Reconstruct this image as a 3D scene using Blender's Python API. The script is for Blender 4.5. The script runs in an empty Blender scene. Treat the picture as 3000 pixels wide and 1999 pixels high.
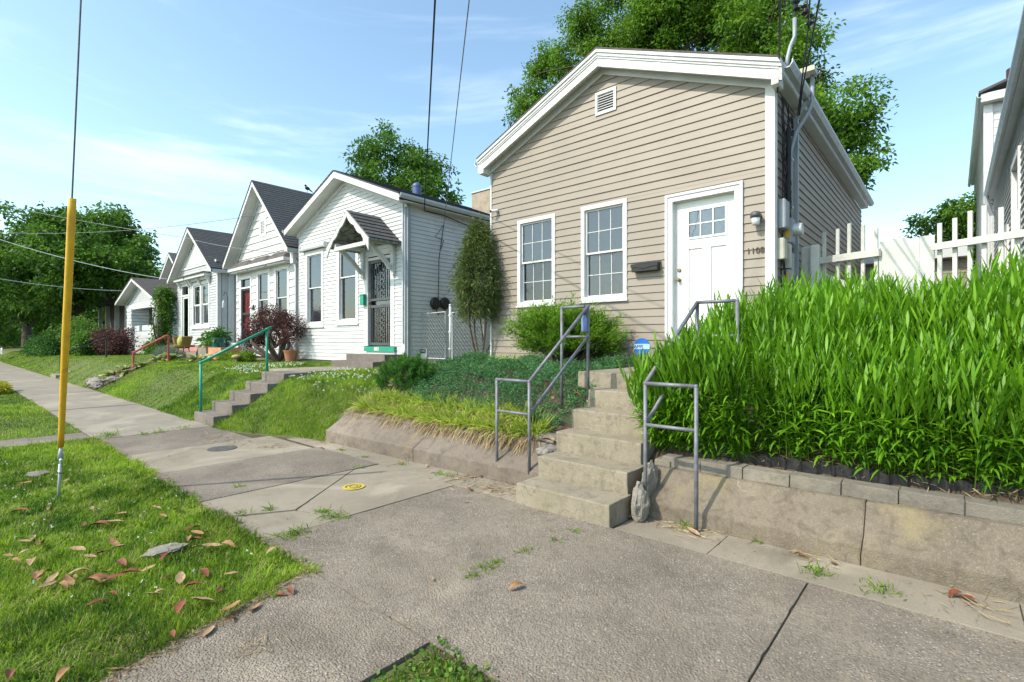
import bpy, bmesh, math, random
import numpy as np
from mathutils import Vector, noise as mnoise
random.seed(7); rng = np.random.default_rng(11)
SC = bpy.context.scene
COL = SC.collection

# ------------------------------------------------------------------ camera
H = 1.55                                   # eye height above the sidewalk
FPX, CXP, CYP = 1480.0, 1500.0, 1000.0     # focal length / centre in photo pixels
TH = math.atan(1290.0 / 1480.0)
SN, CS = math.sin(TH), math.cos(TH)
cam_d = bpy.data.cameras.new('camera'); cam = bpy.data.objects.new('camera', cam_d); COL.objects.link(cam)
cam_d.sensor_width = 36.0; cam_d.lens = 36.0 * FPX / 3000.0
cam_d.clip_start = 0.05; cam_d.clip_end = 4000
cam.location = (0, 0, H); cam.rotation_euler = (math.radians(90), 0, TH)
SC.camera = cam

# ------------------------------------------------------------------ sky, sun, exposure
SUN_EL, SUN_AZ = math.radians(45), math.radians(20)      # light travels towards +Y and a little +X
w = bpy.data.worlds.new('World'); SC.world = w; w.use_nodes = True
nt = w.node_tree; nt.nodes.clear()
out = nt.nodes.new('ShaderNodeOutputWorld'); bg = nt.nodes.new('ShaderNodeBackground')
sky = nt.nodes.new('ShaderNodeTexSky'); sky.sky_type = 'NISHITA'; sky.sun_disc = False
sky.sun_elevation = SUN_EL; sky.sun_rotation = math.radians(180) + SUN_AZ
sky.altitude = 150; sky.air_density = 1.0; sky.dust_density = 1.6; sky.ozone_density = 1.3
tc = nt.nodes.new('ShaderNodeTexCoord'); sep = nt.nodes.new('ShaderNodeSeparateXYZ')
nt.links.new(tc.outputs['Generated'], sep.inputs[0])
def wm(op, a, b=None, clamp=False):
    n = nt.nodes.new('ShaderNodeMath'); n.operation = op; n.use_clamp = clamp
    for i, v in enumerate((a, b)):
        if v is None: continue
        if isinstance(v, (int, float)): n.inputs[i].default_value = v
        else: nt.links.new(v, n.inputs[i])
    return n.outputs[0]
cmb = nt.nodes.new('ShaderNodeCombineXYZ')                       # thin cloud streaks lying along the horizon
nt.links.new(wm('MULTIPLY', wm('ARCTAN2', sep.outputs[0], sep.outputs[1]), 1.25), cmb.inputs[0]); nt.links.new(wm('MULTIPLY', sep.outputs[2], 9.0), cmb.inputs[1])
mp = nt.nodes.new('ShaderNodeMapping'); mp.inputs['Location'].default_value = (3.1, 0.9, 0); mp.inputs['Rotation'].default_value = (0, 0, 0.06)
nt.links.new(cmb.outputs[0], mp.inputs[0])
n1 = nt.nodes.new('ShaderNodeTexNoise'); n1.inputs['Scale'].default_value = 1.0; n1.inputs['Detail'].default_value = 7; n1.inputs['Roughness'].default_value = 0.58; n1.inputs['Distortion'].default_value = 0.5
nt.links.new(mp.outputs[0], n1.inputs['Vector'])
cr = nt.nodes.new('ShaderNodeMapRange'); cr.interpolation_type = 'SMOOTHSTEP'
cr.inputs[1].default_value = 0.50; cr.inputs[2].default_value = 0.80; cr.inputs[3].default_value = 0.0; cr.inputs[4].default_value = 0.5
nt.links.new(n1.outputs[0], cr.inputs[0])
mix = nt.nodes.new('ShaderNodeMixRGB'); mix.inputs[2].default_value = (5.6, 6.2, 6.6, 1)
nt.links.new(cr.outputs[0], mix.inputs[0])
gam = nt.nodes.new('ShaderNodeHueSaturation'); gam.inputs['Saturation'].default_value = 0.95; gam.inputs['Value'].default_value = 1.0
nt.links.new(sky.outputs[0], gam.inputs['Color'])
hz = nt.nodes.new('ShaderNodeMixRGB'); hz.blend_type = 'MULTIPLY'; hz.inputs[0].default_value = 1.0; hz.inputs[2].default_value = (1.0, 1.12, 1.05, 1)
nt.links.new(gam.outputs[0], hz.inputs[1]); nt.links.new(hz.outputs[0], mix.inputs[1])
nt.links.new(mix.outputs[0], bg.inputs[0]); nt.links.new(bg.outputs[0], out.inputs[0])
bg.inputs[1].default_value = 0.15
sd = bpy.data.lights.new('sun', 'SUN'); so = bpy.data.objects.new('sun', sd); COL.objects.link(so)
sd.energy = 2.4; sd.angle = math.radians(0.6); sd.color = (1.0, 0.91, 0.77)
sv = Vector((math.sin(SUN_AZ) * math.cos(SUN_EL), math.cos(SUN_AZ) * math.cos(SUN_EL), -math.sin(SUN_EL)))
so.rotation_euler = sv.to_track_quat('-Z', 'Y').to_euler(); so.location = (-20, -40, 40)
SC.view_settings.view_transform = 'Standard'; SC.view_settings.look = 'None'
SC.view_settings.exposure = 1.0; SC.view_settings.gamma = 1.0
SC.render.engine = 'CYCLES'
SC.cycles.max_bounces = 6; SC.cycles.diffuse_bounces = 3; SC.cycles.glossy_bounces = 3
SC.cycles.transmission_bounces = 4; SC.cycles.transparent_max_bounces = 8
SC.cycles.use_denoising = True

# ------------------------------------------------------------------ photo pixel -> direction helpers
def ray(px, py):
    a = (px - CXP) / FPX; b = (CYP - py) / FPX
    return (-SN + a * CS, CS + a * SN, b)
def gz(px, py, z=0.0):
    r = ray(px, py); t = (z - H) / r[2]; return (r[0] * t, r[1] * t, z)
def gy(px, py, Y):
    r = ray(px, py); t = Y / r[1]; return (r[0] * t, Y, H + r[2] * t)
def gx(px, py, X):
    r = ray(px, py); t = X / r[0]; return (X, r[1] * t, H + r[2] * t)

# ------------------------------------------------------------------ materials
def lin(c):
    return tuple(((v / 255.0) / 12.92 if v / 255.0 <= 0.04045 else (((v / 255.0) + 0.055) / 1.055) ** 2.4) for v in c)
MATS = {}
class NT:
    def __init__(s, name):
        s.m = bpy.data.materials.new(name); s.m.use_nodes = True; s.t = s.m.node_tree
        s.b = s.t.nodes['Principled BSDF']; s.o = s.t.nodes['Material Output']
        s.geo = s.t.nodes.new('ShaderNodeNewGeometry')
    def n(s, typ): return s.t.nodes.new(typ)
    def l(s, a, b): s.t.links.new(a, b)
    def noise(s, scale, detail=4, rough=.55, dist=0, vec=None, stretch=None):
        n = s.n('ShaderNodeTexNoise'); n.inputs['Scale'].default_value = scale; n.inputs['Detail'].default_value = detail
        n.inputs['Roughness'].default_value = rough; n.inputs['Distortion'].default_value = dist
        v = vec or s.geo.outputs['Position']
        if stretch:
            m = s.n('ShaderNodeMapping'); m.inputs['Scale'].default_value = stretch; s.l(v, m.inputs[0]); v = m.outputs[0]
        s.l(v, n.inputs['Vector']); return n
    def rng(s, src, a, b, c=0., d=1., smooth=True):
        r = s.n('ShaderNodeMapRange'); r.inputs[1].default_value = a; r.inputs[2].default_value = b; r.inputs[3].default_value = c; r.inputs[4].default_value = d
        if smooth: r.interpolation_type = 'SMOOTHSTEP'
        s.l(src, r.inputs[0]); return r.outputs[0]
    def mix(s, f, a, b, typ='MIX'):
        n = s.n('ShaderNodeMixRGB'); n.blend_type = typ
        for i, v in ((0, f), (1, a), (2, b)):
            if isinstance(v, (int, float)): n.inputs[i].default_value = v
            elif isinstance(v, tuple): n.inputs[i].default_value = (v[0], v[1], v[2], 1)
            else: s.l(v, n.inputs[i])
        return n.outputs[0]
    def bump(s, h, strength, dist=.01):
        n = s.n('ShaderNodeBump'); n.inputs['Strength'].default_value = strength; n.inputs['Distance'].default_value = dist
        s.l(h, n.inputs['Height']); s.l(n.outputs[0], s.b.inputs['Normal']); return n
def pm(name, c1, c2=None, scale=3.0, rough=.75, bump=0, bscale=60, metal=0, dirt=None, dirt_scale=1.5, dirt_amt=.5, stretch=None, spec=.4, streak=None):
    if name in MATS: return MATS[name]
    k = NT(name); b = k.b
    c2 = c2 or tuple(v * .8 for v in c1)
    n = k.noise(scale, 5, .6, .2, stretch=stretch)
    col = k.mix(k.rng(n.outputs[0], .3, .7), c1, c2)
    if dirt:
        d = k.noise(dirt_scale, 8, .65, .6)
        col = k.mix(k.rng(d.outputs[0], .52, .72, 0, dirt_amt), col, dirt)
    if streak:
        d = k.noise(1.0, 6, .6, .2, stretch=(9, 9, .7))
        col = k.mix(k.rng(d.outputs[0], .5, .75, 0, .55), col, streak)
    k.l(col, b.inputs['Base Color']); b.inputs['Roughness'].default_value = rough; b.inputs['Metallic'].default_value = metal
    b.inputs['Specular IOR Level'].default_value = spec
    if bump:
        n2 = k.noise(bscale, 4, .6); k.bump(n2.outputs[0], bump, .01)
    MATS[name] = k.m; return k.m
def leafmat(name, c_dark, c_light, dry=None, trans=.35, rough=.55, spec=.25):
    k = NT(name)
    at = k.n('ShaderNodeAttribute'); at.attribute_name = 'tint'
    cr_ = k.n('ShaderNodeValToRGB'); e = cr_.color_ramp.elements
    e[0].color = (*c_dark, 1); e[0].position = 0; e[1].color = (*c_light, 1); e[1].position = .9 if dry else 1
    if dry: x = cr_.color_ramp.elements.new(.97); x.color = (*dry, 1)
    k.l(at.outputs['Fac'], cr_.inputs[0])
    nz = k.noise(.9, 3, .5); v = k.n('ShaderNodeHueSaturation'); k.l(cr_.outputs[0], v.inputs['Color'])
    k.l(k.rng(nz.outputs[0], .3, .7, .8, 1.15), v.inputs['Value'])
    k.l(v.outputs[0], k.b.inputs['Base Color']); k.b.inputs['Roughness'].default_value = rough; k.b.inputs['Specular IOR Level'].default_value = spec
    tr = k.n('ShaderNodeBsdfTranslucent'); k.l(v.outputs[0], tr.inputs[0])
    ms = k.n('ShaderNodeMixShader'); ms.inputs[0].default_value = trans
    k.l(k.b.outputs[0], ms.inputs[1]); k.l(tr.outputs[0], ms.inputs[2]); k.l(ms.outputs[0], k.o.inputs[0])
    MATS[name] = k.m; return k.m
def concmat(name, base, dark, peb=0., pscale=85, stain=(.10, .085, .065), stain_amt=.35, green=None, moss=None, cracks=False, rough=.9, mott=0):
    k = NT(name)
    n = k.noise(1.1, 7, .62, .4); col = k.mix(k.rng(n.outputs[0], .3, .7), base, dark)
    f = k.noise(140, 3, .7); col = k.mix(k.rng(f.outputs[0], .3, .75, 0, .35), col, tuple(v * .55 for v in dark))
    hgt = f.outputs[0]
    if peb:
        w_ = k.noise(30, 2, .5); vv = k.n('ShaderNodeVectorMath'); vv.operation = 'SCALE'
        ad = k.n('ShaderNodeVectorMath'); ad.operation = 'ADD'
        k.l(w_.outputs['Color'], vv.inputs[0]); vv.inputs['Scale'].default_value = .012
        k.l(k.geo.outputs['Position'], ad.inputs[0]); k.l(vv.outputs[0], ad.inputs[1])
        vo = k.n('ShaderNodeTexVoronoi'); vo.inputs['Scale'].default_value = pscale; k.l(ad.outputs[0], vo.inputs['Vector'])
        cr_ = k.n('ShaderNodeValToRGB'); e = cr_.color_ramp.elements
        for p, c in ((.0, (.07, .065, .07)), (.2, (.24, .21, .185)), (.42, (.13, .12, .115)), (.6, (.33, .30, .26)), (.74, (.26, .18, .125)), (.86, (.34, .32, .285))):
            x = cr_.color_ramp.elements.new(p); x.color = (*c, 1)
        e[0].color = (.12, .11, .11, 1); e[-1].color = (.46, .43, .38, 1)
        se = k.n('ShaderNodeSeparateColor'); k.l(vo.outputs['Color'], se.inputs[0]); k.l(se.outputs[0], cr_.inputs[0])
        wear = k.noise(1.6, 6, .6, .3)
        msk = k.rng(vo.outputs['Distance'], .25, .62, 1, 0)
        am = k.n('ShaderNodeMath'); am.operation = 'MULTIPLY'; k.l(msk, am.inputs[0]); k.l(k.rng(wear.outputs[0], .32, .62, peb, peb * .5), am.inputs[1])
        col = k.mix(am.outputs[0], col, cr_.outputs[0]); hgt = msk
    s_ = k.noise(.75, 9, .68, .9); col = k.mix(k.rng(s_.outputs[0], .5, .74, 0, stain_amt), col, stain)
    pz = k.noise(.55, 7, .6, 1.2); col = k.mix(k.rng(pz.outputs[0], .54, .68, 0, .45), col, tuple(min(1, v * 1.35) for v in base))
    s2 = k.noise(4.5, 5, .6, .4); col = k.mix(k.rng(s2.outputs[0], .58, .75, 0, .3), col, tuple(v * .5 for v in base))
    if mott:
        q1 = k.noise(9, 9, .72, .8); col = k.mix(k.rng(q1.outputs[0], .47, .66, 0, mott), col, tuple(v * .48 for v in dark))
        q2 = k.noise(1.0, 7, .65, .4, stretch=(11, 11, 1.3)); col = k.mix(k.rng(q2.outputs[0], .52, .72, 0, mott * .8), col, tuple(v * .55 for v in dark))
        q3 = k.noise(38, 6, .7); col = k.mix(k.rng(q3.outputs[0], .5, .7, 0, mott * .6), col, tuple(min(1, v * 1.25) for v in base))
    if moss:
        mz = k.noise(2.2, 8, .7, .5); col = k.mix(k.rng(mz.outputs[0], .5, .72, 0, .5), col, moss)
    if cracks:
        d = k.noise(2.6, 4, .6); vv = k.n('ShaderNodeVectorMath'); vv.operation = 'SCALE'; vv.inputs['Scale'].default_value = .55
        ad = k.n('ShaderNodeVectorMath'); ad.operation = 'ADD'; k.l(d.outputs['Color'], vv.inputs[0]); k.l(k.geo.outputs['Position'], ad.inputs[0]); k.l(vv.outputs[0], ad.inputs[1])
        vo = k.n('ShaderNodeTexVoronoi'); vo.feature = 'DISTANCE_TO_EDGE'; vo.inputs['Scale'].default_value = 1.1; k.l(ad.outputs[0], vo.inputs['Vector'])
        ln = k.rng(vo.outputs['Distance'], .002, .006, 1, 0); g = k.noise(1.3, 3, .5); mm = k.n('ShaderNodeMath'); mm.operation = 'MULTIPLY'
        k.l(ln, mm.inputs[0]); k.l(k.rng(g.outputs[0], .55, .62, 0, .45), mm.inputs[1]); col = k.mix(mm.outputs[0], col, (.5, .47, .42))
    k.l(col, k.b.inputs['Base Color']); k.b.inputs['Roughness'].default_value = rough; k.b.inputs['Specular IOR Level'].default_value = .25
    k.bump(hgt, .8 if peb > .5 else .4, .006)
    MATS[name] = k.m; return k.m
def glassmat(name, tint=(.75, .8, .8), refl=.5, rough=.015):
    k = NT(name); k.t.nodes.remove(k.b)
    tr = k.n('ShaderNodeBsdfTransparent'); tr.inputs[0].default_value = (*tint, 1)
    gl = k.n('ShaderNodeBsdfGlossy'); gl.inputs['Roughness'].default_value = rough; gl.inputs[0].default_value = (.95, .97, 1, 1)
    nz = k.noise(2.5, 2, .5); bp = k.n('ShaderNodeBump'); bp.inputs['Strength'].default_value = .06; bp.inputs['Distance'].default_value = .02
    k.l(nz.outputs[0], bp.inputs['Height']); k.l(bp.outputs[0], gl.inputs['Normal'])
    lw = k.n('ShaderNodeLayerWeight'); lw.inputs['Blend'].default_value = refl
    ms = k.n('ShaderNodeMixShader'); k.l(lw.outputs['Fresnel'], ms.inputs[0]); k.l(tr.outputs[0], ms.inputs[1]); k.l(gl.outputs[0], ms.inputs[2])
    k.l(ms.outputs[0], k.o.inputs[0]); MATS[name] = k.m; return k.m
def solid(name, c, rough=.6, metal=0, spec=.4): 
    return pm(name, c, tuple(v * .88 for v in c), 6, rough, 0, metal=metal, spec=spec)

WHITE = pm('white_paint', (.66, .66, .65), (.59, .59, .585), 2.5, .55, .15, 180)
WHITE_OLD = pm('weathered_white_paint', (.62, .63, .60), (.50, .51, .49), 5, .75, .5, 45, dirt=(.20, .18, .15), dirt_scale=6, dirt_amt=.55)
PEEL = pm('peeling_paint', (.30, .33, .30), (.10, .085, .07), 9, .9, .6, 40, stretch=(1, 1, 3))
BEIGE = pm('beige_vinyl', (.285, .243, .196), (.258, .221, .179), 1.2, .5, .12, 220, dirt=(.21, .175, .145), dirt_scale=.8, dirt_amt=.3)
WSIDE = pm('white_siding', (.60, .60, .595), (.53, .535, .53), 1.5, .55, .12, 200, dirt=(.50, .48, .44), dirt_scale=1.2, dirt_amt=.35)
WSIDE3 = pm('white_shingle_panel', (.60, .60, .59), (.50, .50, .50), 1.8, .75, .3, 90, stretch=(1, 1, .3), dirt=(.48, .47, .44), dirt_scale=1.5, dirt_amt=.35)
LGREY = pm('pale_grey_siding', (.50, .505, .51), (.44, .45, .455), 1.5, .6, .12, 200, dirt=(.42, .42, .42), dirt_scale=1.2, dirt_amt=.3)
NGREY = pm('neighbour_siding', (.62, .64, .64), (.55, .57, .57), 1.5, .6, .12, 200)
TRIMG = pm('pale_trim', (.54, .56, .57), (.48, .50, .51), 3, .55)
SHING = pm('dark_shingle', (.042, .047, .054), (.085, .09, .095), 5.5, .92, .6, 260, stretch=(3, 3, 10), dirt=(.12, .12, .12), dirt_scale=2, dirt_amt=.4)
SHING2 = pm('brown_shingle', (.075, .066, .062), (.12, .105, .10), 7, .92, .6, 200)
SHING3 = pm('charcoal_shingle', (.06, .062, .066), (.10, .10, .105), 14, .92, .6, 200)
DARK = solid('dark_interior', (.02, .021, .022), .8)
BLACKM = solid('black_metal', (.02, .02, .022), .45)
GALV = pm('galvanised_steel', (.50, .53, .55), (.40, .43, .45), 12, .45, .1, 150, metal=.2)
PIPEG = pm('grey_pipe', (.20, .21, .24), (.13, .13, .15), 14, .5, .25, 120, metal=.2, dirt=(.16, .10, .07), dirt_scale=7, dirt_amt=.45)
CONDUIT = solid('grey_conduit', (.30, .33, .36), .5, .2)
GLASS = glassmat('window_glass', (.66, .70, .70), .5)
GLASS2 = glassmat('screened_glass', (.58, .59, .60), .45, .12)
BLIND = pm('window_blind', (.55, .54, .55), (.44, .44, .46), 3, .8)
BLIND_D = pm('window_shade_dark', (.17, .18, .18), (.11, .12, .12), 3, .8)
BLIND_P = pm('lilac_curtain', (.42, .40, .45), (.34, .32, .37), 3, .8)
RED = pm('red_paint', (.50, .045, .05), (.40, .035, .04), 4, .5, .1)
REDRAIL = pm('red_rail_paint', (.42, .075, .06), (.34, .06, .05), 9, .5)
GREENP = pm('green_paint', (.02, .30, .19), (.02, .24, .15), 6, .4)
YEL = pm('yellow_guard', (.74, .42, .015), (.62, .33, .015), 8, .5, .15, stretch=(4, 4, .5), dirt=(.30, .17, .04), dirt_scale=5, dirt_amt=.6)
AGG = concmat('aggregate_concrete', (.30, .252, .192), (.19, .156, .12), 1.0, 78, stain_amt=.5, mott=.3)
AGG2 = concmat('aggregate_concrete_dark', (.25, .208, .165), (.165, .137, .108), 1.0, 80, stain_amt=.45)
CONC = concmat('smooth_concrete', (.33, .285, .22), (.24, .205, .155), .3, 110, stain_amt=.5)
CONC_F = concmat('far_concrete', (.30, .265, .21), (.23, .203, .162), 0, stain=(.38, .335, .26), stain_amt=.6)
STEPC = concmat('step_concrete', (.34, .295, .222), (.255, .22, .162), .25, 120, stain=(.20, .17, .11), stain_amt=.45, moss=(.25, .225, .125), mott=.6)
STEPB = concmat('brown_step_concrete', (.23, .195, .17), (.17, .145, .125), .15, 120, stain=(.14, .12, .10), stain_amt=.5, mott=.4)
WALLC = concmat('wall_concrete', (.215, .178, .132), (.15, .123, .092), .35, 90, stain=(.13, .10, .072), stain_amt=.55, moss=(.27, .225, .115), cracks=True, mott=.55)
WALLL = concmat('wall_concrete_grey', (.225, .185, .148), (.16, .13, .105), .3, 90, stain=(.15, .11, .08), stain_amt=.5, moss=(.26, .19, .11), mott=.5)
BLOCKM = concmat('cap_block', (.25, .225, .183), (.18, .162, .135), .15, 120, stain=(.24, .21, .13), stain_amt=.5, mott=.45)
ROCK = concmat('rock', (.33, .30, .255), (.19, .17, .145), 0, stain=(.15, .13, .11), stain_amt=.6)
SOIL = pm('soil', (.10, .07, .048), (.055, .04, .03), 14, .95, .9, 60, dirt=(.18, .14, .09), dirt_scale=9, dirt_amt=.6)
TURF = pm('turf_soil', (.075, .12, .02), (.11, .11, .035), 5, .95, .9, 60)
MULCH = pm('mulch', (.05, .028, .02), (.085, .045, .03), 40, .95, .9, 60)
ASPH = concmat('asphalt', (.06, .06, .06), (.045, .045, .046), .5, 110, stain_amt=.2)
BARK = pm('bark', (.11, .085, .065), (.06, .047, .038), 9, .95, .9, 30, stretch=(4, 4, .6))
WIRE = solid('black_wire', (.012, .012, .014), .6)
WIREG = solid('grey_wire', (.20, .21, .22), .6)
G_VERGE = leafmat('verge_grass_blade', (.05, .14, .01), (.32, .47, .035), (.46, .40, .18), .5)
G_LAWN = leafmat('lawn_grass_blade', (.06, .155, .012), (.29, .45, .035), (.42, .40, .14), .5)
G_OATS = leafmat('sea_oats_leaf', (.045, .17, .008), (.22, .45, .02), None, .38, .45, .3)
G_LIRI = leafmat('liriope_leaf', (.16, .28, .02), (.60, .66, .13), None, .45)
G_DRY = leafmat('dry_leaf_blade', (.20, .13, .07), (.50, .39, .22), None, .2)
G_JUNC = leafmat('creeping_juniper_needle', (.03, .11, .038), (.125, .30, .105), (.20, .16, .09), .3)
G_JUN = leafmat('juniper_needle', (.022, .085, .006), (.19, .37, .022), None, .3)
G_PINE = leafmat('pine_needle', (.02, .085, .014), (.09, .23, .03), None, .25)
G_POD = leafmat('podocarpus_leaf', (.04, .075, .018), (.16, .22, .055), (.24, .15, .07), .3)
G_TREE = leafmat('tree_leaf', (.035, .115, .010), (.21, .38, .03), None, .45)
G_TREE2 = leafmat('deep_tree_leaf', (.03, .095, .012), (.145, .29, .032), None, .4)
G_BURG = leafmat('burgundy_leaf', (.045, .022, .022), (.17, .075, .065), None, .3)
G_HOSTA = leafmat('hosta_leaf', (.16, .24, .06), (.62, .60, .30), None, .3)
G_SHRUB = leafmat('shrub_leaf', (.04, .11, .015), (.17, .32, .045), None, .4)
G_CLOVER = leafmat('clover_flower_petal', (.60, .60, .52), (.8, .8, .74), None, .2)

# ------------------------------------------------------------------ scene graph helpers
ORG = {}
def tag(o, label, cat, group=None, kind=None):
    if label: o['label'] = label
    if cat: o['category'] = cat
    if group: o['group'] = group
    if kind: o['kind'] = kind
    return o
def thing(name, label, cat, loc, group=None):
    o = bpy.data.objects.new(name, None); COL.objects.link(o); o.location = loc; o.empty_display_size = .1
    ORG[o.name] = Vector(loc); return tag(o, label, cat, group)
def copy_thing(root, loc, label=None, group=None, rz=None, scale=None):
    def rec(o, par):
        c = o.copy(); COL.objects.link(c); c.parent = par
        for ch in o.children: rec(ch, c)
        return c
    r = rec(root, None); r.location = loc
    if rz is not None: r.rotation_euler.z = rz
    if scale is not None: r.scale = scale if isinstance(scale, tuple) else (scale,) * 3
    if label: r['label'] = label
    if group: r['group'] = group
    return r
def link(name, me, mat, parent=None, loc=None):
    o = bpy.data.objects.new(name, me); COL.objects.link(o)
    if mat is not None:
        for m in (mat if isinstance(mat, (list, tuple)) else (mat,)): me.materials.append(m)
    if parent is not None:
        o.parent = parent; ORG[o.name] = ORG[parent.name]
    else:
        o.location = loc or (0, 0, 0); ORG[o.name] = Vector(o.location)
    return o
class MB:
    def __init__(s): s.v = []; s.f = []; s.mi = []
    def add(s, vs, fs, mi=0):
        k = len(s.v); s.v += [tuple(p) for p in vs]; s.f += [tuple(i + k for i in f) for f in fs]; s.mi += [mi] * len(fs); return s
    def hexa(s, p, mi=0):      # 8 points: bottom 4 (ccw), top 4
        return s.add(p, [(3, 2, 1, 0), (4, 5, 6, 7), (0, 1, 5, 4), (1, 2, 6, 5), (2, 3, 7, 6), (3, 0, 4, 7)], mi)
    def box(s, x0, x1, y0, y1, z0, z1, mi=0):
        return s.hexa([(x0, y0, z0), (x1, y0, z0), (x1, y1, z0), (x0, y1, z0), (x0, y0, z1), (x1, y0, z1), (x1, y1, z1), (x0, y1, z1)], mi)
    def mbox(s, P, u0, u1, z0, z1, d0, d1, mi=0):
        return s.hexa([P(u0, z0, d0), P(u1, z0, d0), P(u1, z0, d1), P(u0, z0, d1), P(u0, z1, d0), P(u1, z1, d0), P(u1, z1, d1), P(u0, z1, d1)], mi)
    def raked(s, P, u0, za, u1, zb, h0, h1, d0, d1, mi=0):   # bar along a slope, vertical ends
        return s.hexa([P(u0, za + h0, d0), P(u1, zb + h0, d0), P(u1, zb + h0, d1), P(u0, za + h0, d1), P(u0, za + h1, d0), P(u1, zb + h1, d0), P(u1, zb + h1, d1), P(u0, za + h1, d1)], mi)
    def prism(s, poly, f0, f1, mi=0):     # poly: list of 2d, f0/f1 map 2d->3d
        n = len(poly); a = [f0(p) for p in poly]; b = [f1(p) for p in poly]
        return s.add(a + b, [tuple(range(n - 1, -1, -1)), tuple(range(n, 2 * n))] + [(i, (i + 1) % n, n + (i + 1) % n, n + i) for i in range(n)], mi)
    def tube(s, pts, r, n=8, mi=0, cap=True):
        pts = [Vector(p) for p in pts]; rs = r if isinstance(r, (list, tuple)) else [r] * len(pts); rings = []
        up = None
        for i, p in enumerate(pts):
            d = (pts[min(i + 1, len(pts) - 1)] - pts[max(i - 1, 0)])
            if d.length < 1e-9: d = Vector((0, 0, 1))
            d.normalize()
            if up is None: up = Vector((0, 0, 1)) if abs(d.z) < .9 else Vector((1, 0, 0))
            a = d.cross(up)
            if a.length < 1e-4: a = d.cross(Vector((1, .3, 0)))
            a.normalize(); b_ = a.cross(d).normalized(); up = b_
            rings.append([p + a * (math.cos(2 * math.pi * j / n) * rs[i]) + b_ * (math.sin(2 * math.pi * j / n) * rs[i]) for j in range(n)])
        vs = [v for rg in rings for v in rg]; fs = []
        for i in range(len(rings) - 1):
            for j in range(n): fs.append((i * n + j, i * n + (j + 1) % n, (i + 1) * n + (j + 1) % n, (i + 1) * n + j))
        if cap: fs += [tuple(range(n - 1, -1, -1)), tuple(range((len(rings) - 1) * n, len(rings) * n))]
        return s.add(vs, fs, mi)
    def lathe(s, c, prof, n=14, mi=0, axis='z'):
        vs = []; fs = []
        for (r, h) in prof:
            for j in range(n):
                a = 2 * math.pi * j / n; x, y = r * math.cos(a), r * math.sin(a)
                vs.append((c[0] + x, c[1] + y, c[2] + h) if axis == 'z' else ((c[0] + x, c[1] + h, c[2] + y) if axis == 'y' else (c[0] + h, c[1] + x, c[2] + y)))
        for i in range(len(prof) - 1):
            for j in range(n): fs.append((i * n + j, i * n + (j + 1) % n, (i + 1) * n + (j + 1) % n, (i + 1) * n + j))
        fs += [tuple(range(n - 1, -1, -1)), tuple(range((len(prof) - 1) * n, len(prof) * n))]
        return s.add(vs, fs, mi)
    def ball(s, c, r, nu=10, nv=7, mi=0):
        r = r if isinstance(r, tuple) else (r, r, r)
        pr = [(max(1e-3, math.sin(math.pi * i / nv)), -math.cos(math.pi * i / nv)) for i in range(nv + 1)]
        vs = [(c[0] + r[0] * q * math.cos(2 * math.pi * j / nu), c[1] + r[1] * q * math.sin(2 * math.pi * j / nu), c[2] + r[2] * h) for q, h in pr for j in range(nu)]
        fs = [(i * nu + j, i * nu + (j + 1) % nu, (i + 1) * nu + (j + 1) % nu, (i + 1) * nu + j) for i in range(nv) for j in range(nu)]
        return s.add(vs, fs, mi)
    def build(s, name, mat, parent=None, loc=None, smooth=False, bevel=0, rough=0, cuts=0, fix=True):
        me = bpy.data.meshes.new(name)
        if parent is not None: o0 = ORG[parent.name]
        elif loc is not None: o0 = Vector(loc)
        else:
            xs = [p[0] for p in s.v]; ys = [p[1] for p in s.v]; zs = [p[2] for p in s.v]
            o0 = Vector(((min(xs) + max(xs)) / 2, (min(ys) + max(ys)) / 2, min(zs)))
        me.from_pydata([(p[0] - o0.x, p[1] - o0.y, p[2] - o0.z) for p in s.v], [], s.f)
        if max(s.mi, default=0) > 0: me.polygons.foreach_set('material_index', s.mi)
        if fix or bevel or cuts:
            bm = bmesh.new(); bm.from_mesh(me)
            if fix: bmesh.ops.recalc_face_normals(bm, faces=bm.faces)
            if bevel: bmesh.ops.bevel(bm, geom=[e for e in bm.edges if len(e.link_faces) == 2 and e.calc_face_angle(0) > .5], offset=bevel, segments=2, affect='EDGES', profile=.6)
            if cuts:
                bmesh.ops.triangulate(bm, faces=bm.faces); bmesh.ops.subdivide_edges(bm, edges=[e for e in bm.edges if e.calc_length() > .05], cuts=cuts, use_grid_fill=True)
                bmesh.ops.triangulate(bm, faces=bm.faces)
            if rough:
                for v in bm.verts:
                    p = v.co + o0; v.co += Vector((mnoise.noise(p * 7), mnoise.noise(p * 7 + Vector((9, 3, 1))), mnoise.noise(p * 7 + Vector((2, 8, 5))))) * rough + Vector((mnoise.noise(p * 23), mnoise.noise(p * 23 + Vector((5, 1, 9))), mnoise.noise(p * 23 + Vector((1, 4, 7))))) * rough * .4
            bm.to_mesh(me); bm.free()
        if smooth: me.polygons.foreach_set('use_smooth', [True] * len(me.polygons))
        return link(name, me, mat, parent, tuple(o0) if parent is None else None)
def one(name, mb, mat, label, cat, group=None, **kw):
    return tag(mb.build(name, mat, **kw), label, cat, group)
def PF(Y): return lambda u, z, d: (u, Y - d, z)            # front wall, outward = towards the street
def PR(X): return lambda u, z, d: (X + d, u, z)            # wall facing right
def PL(X): return lambda u, z, d: (X - d, u, z)            # wall facing left
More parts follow.
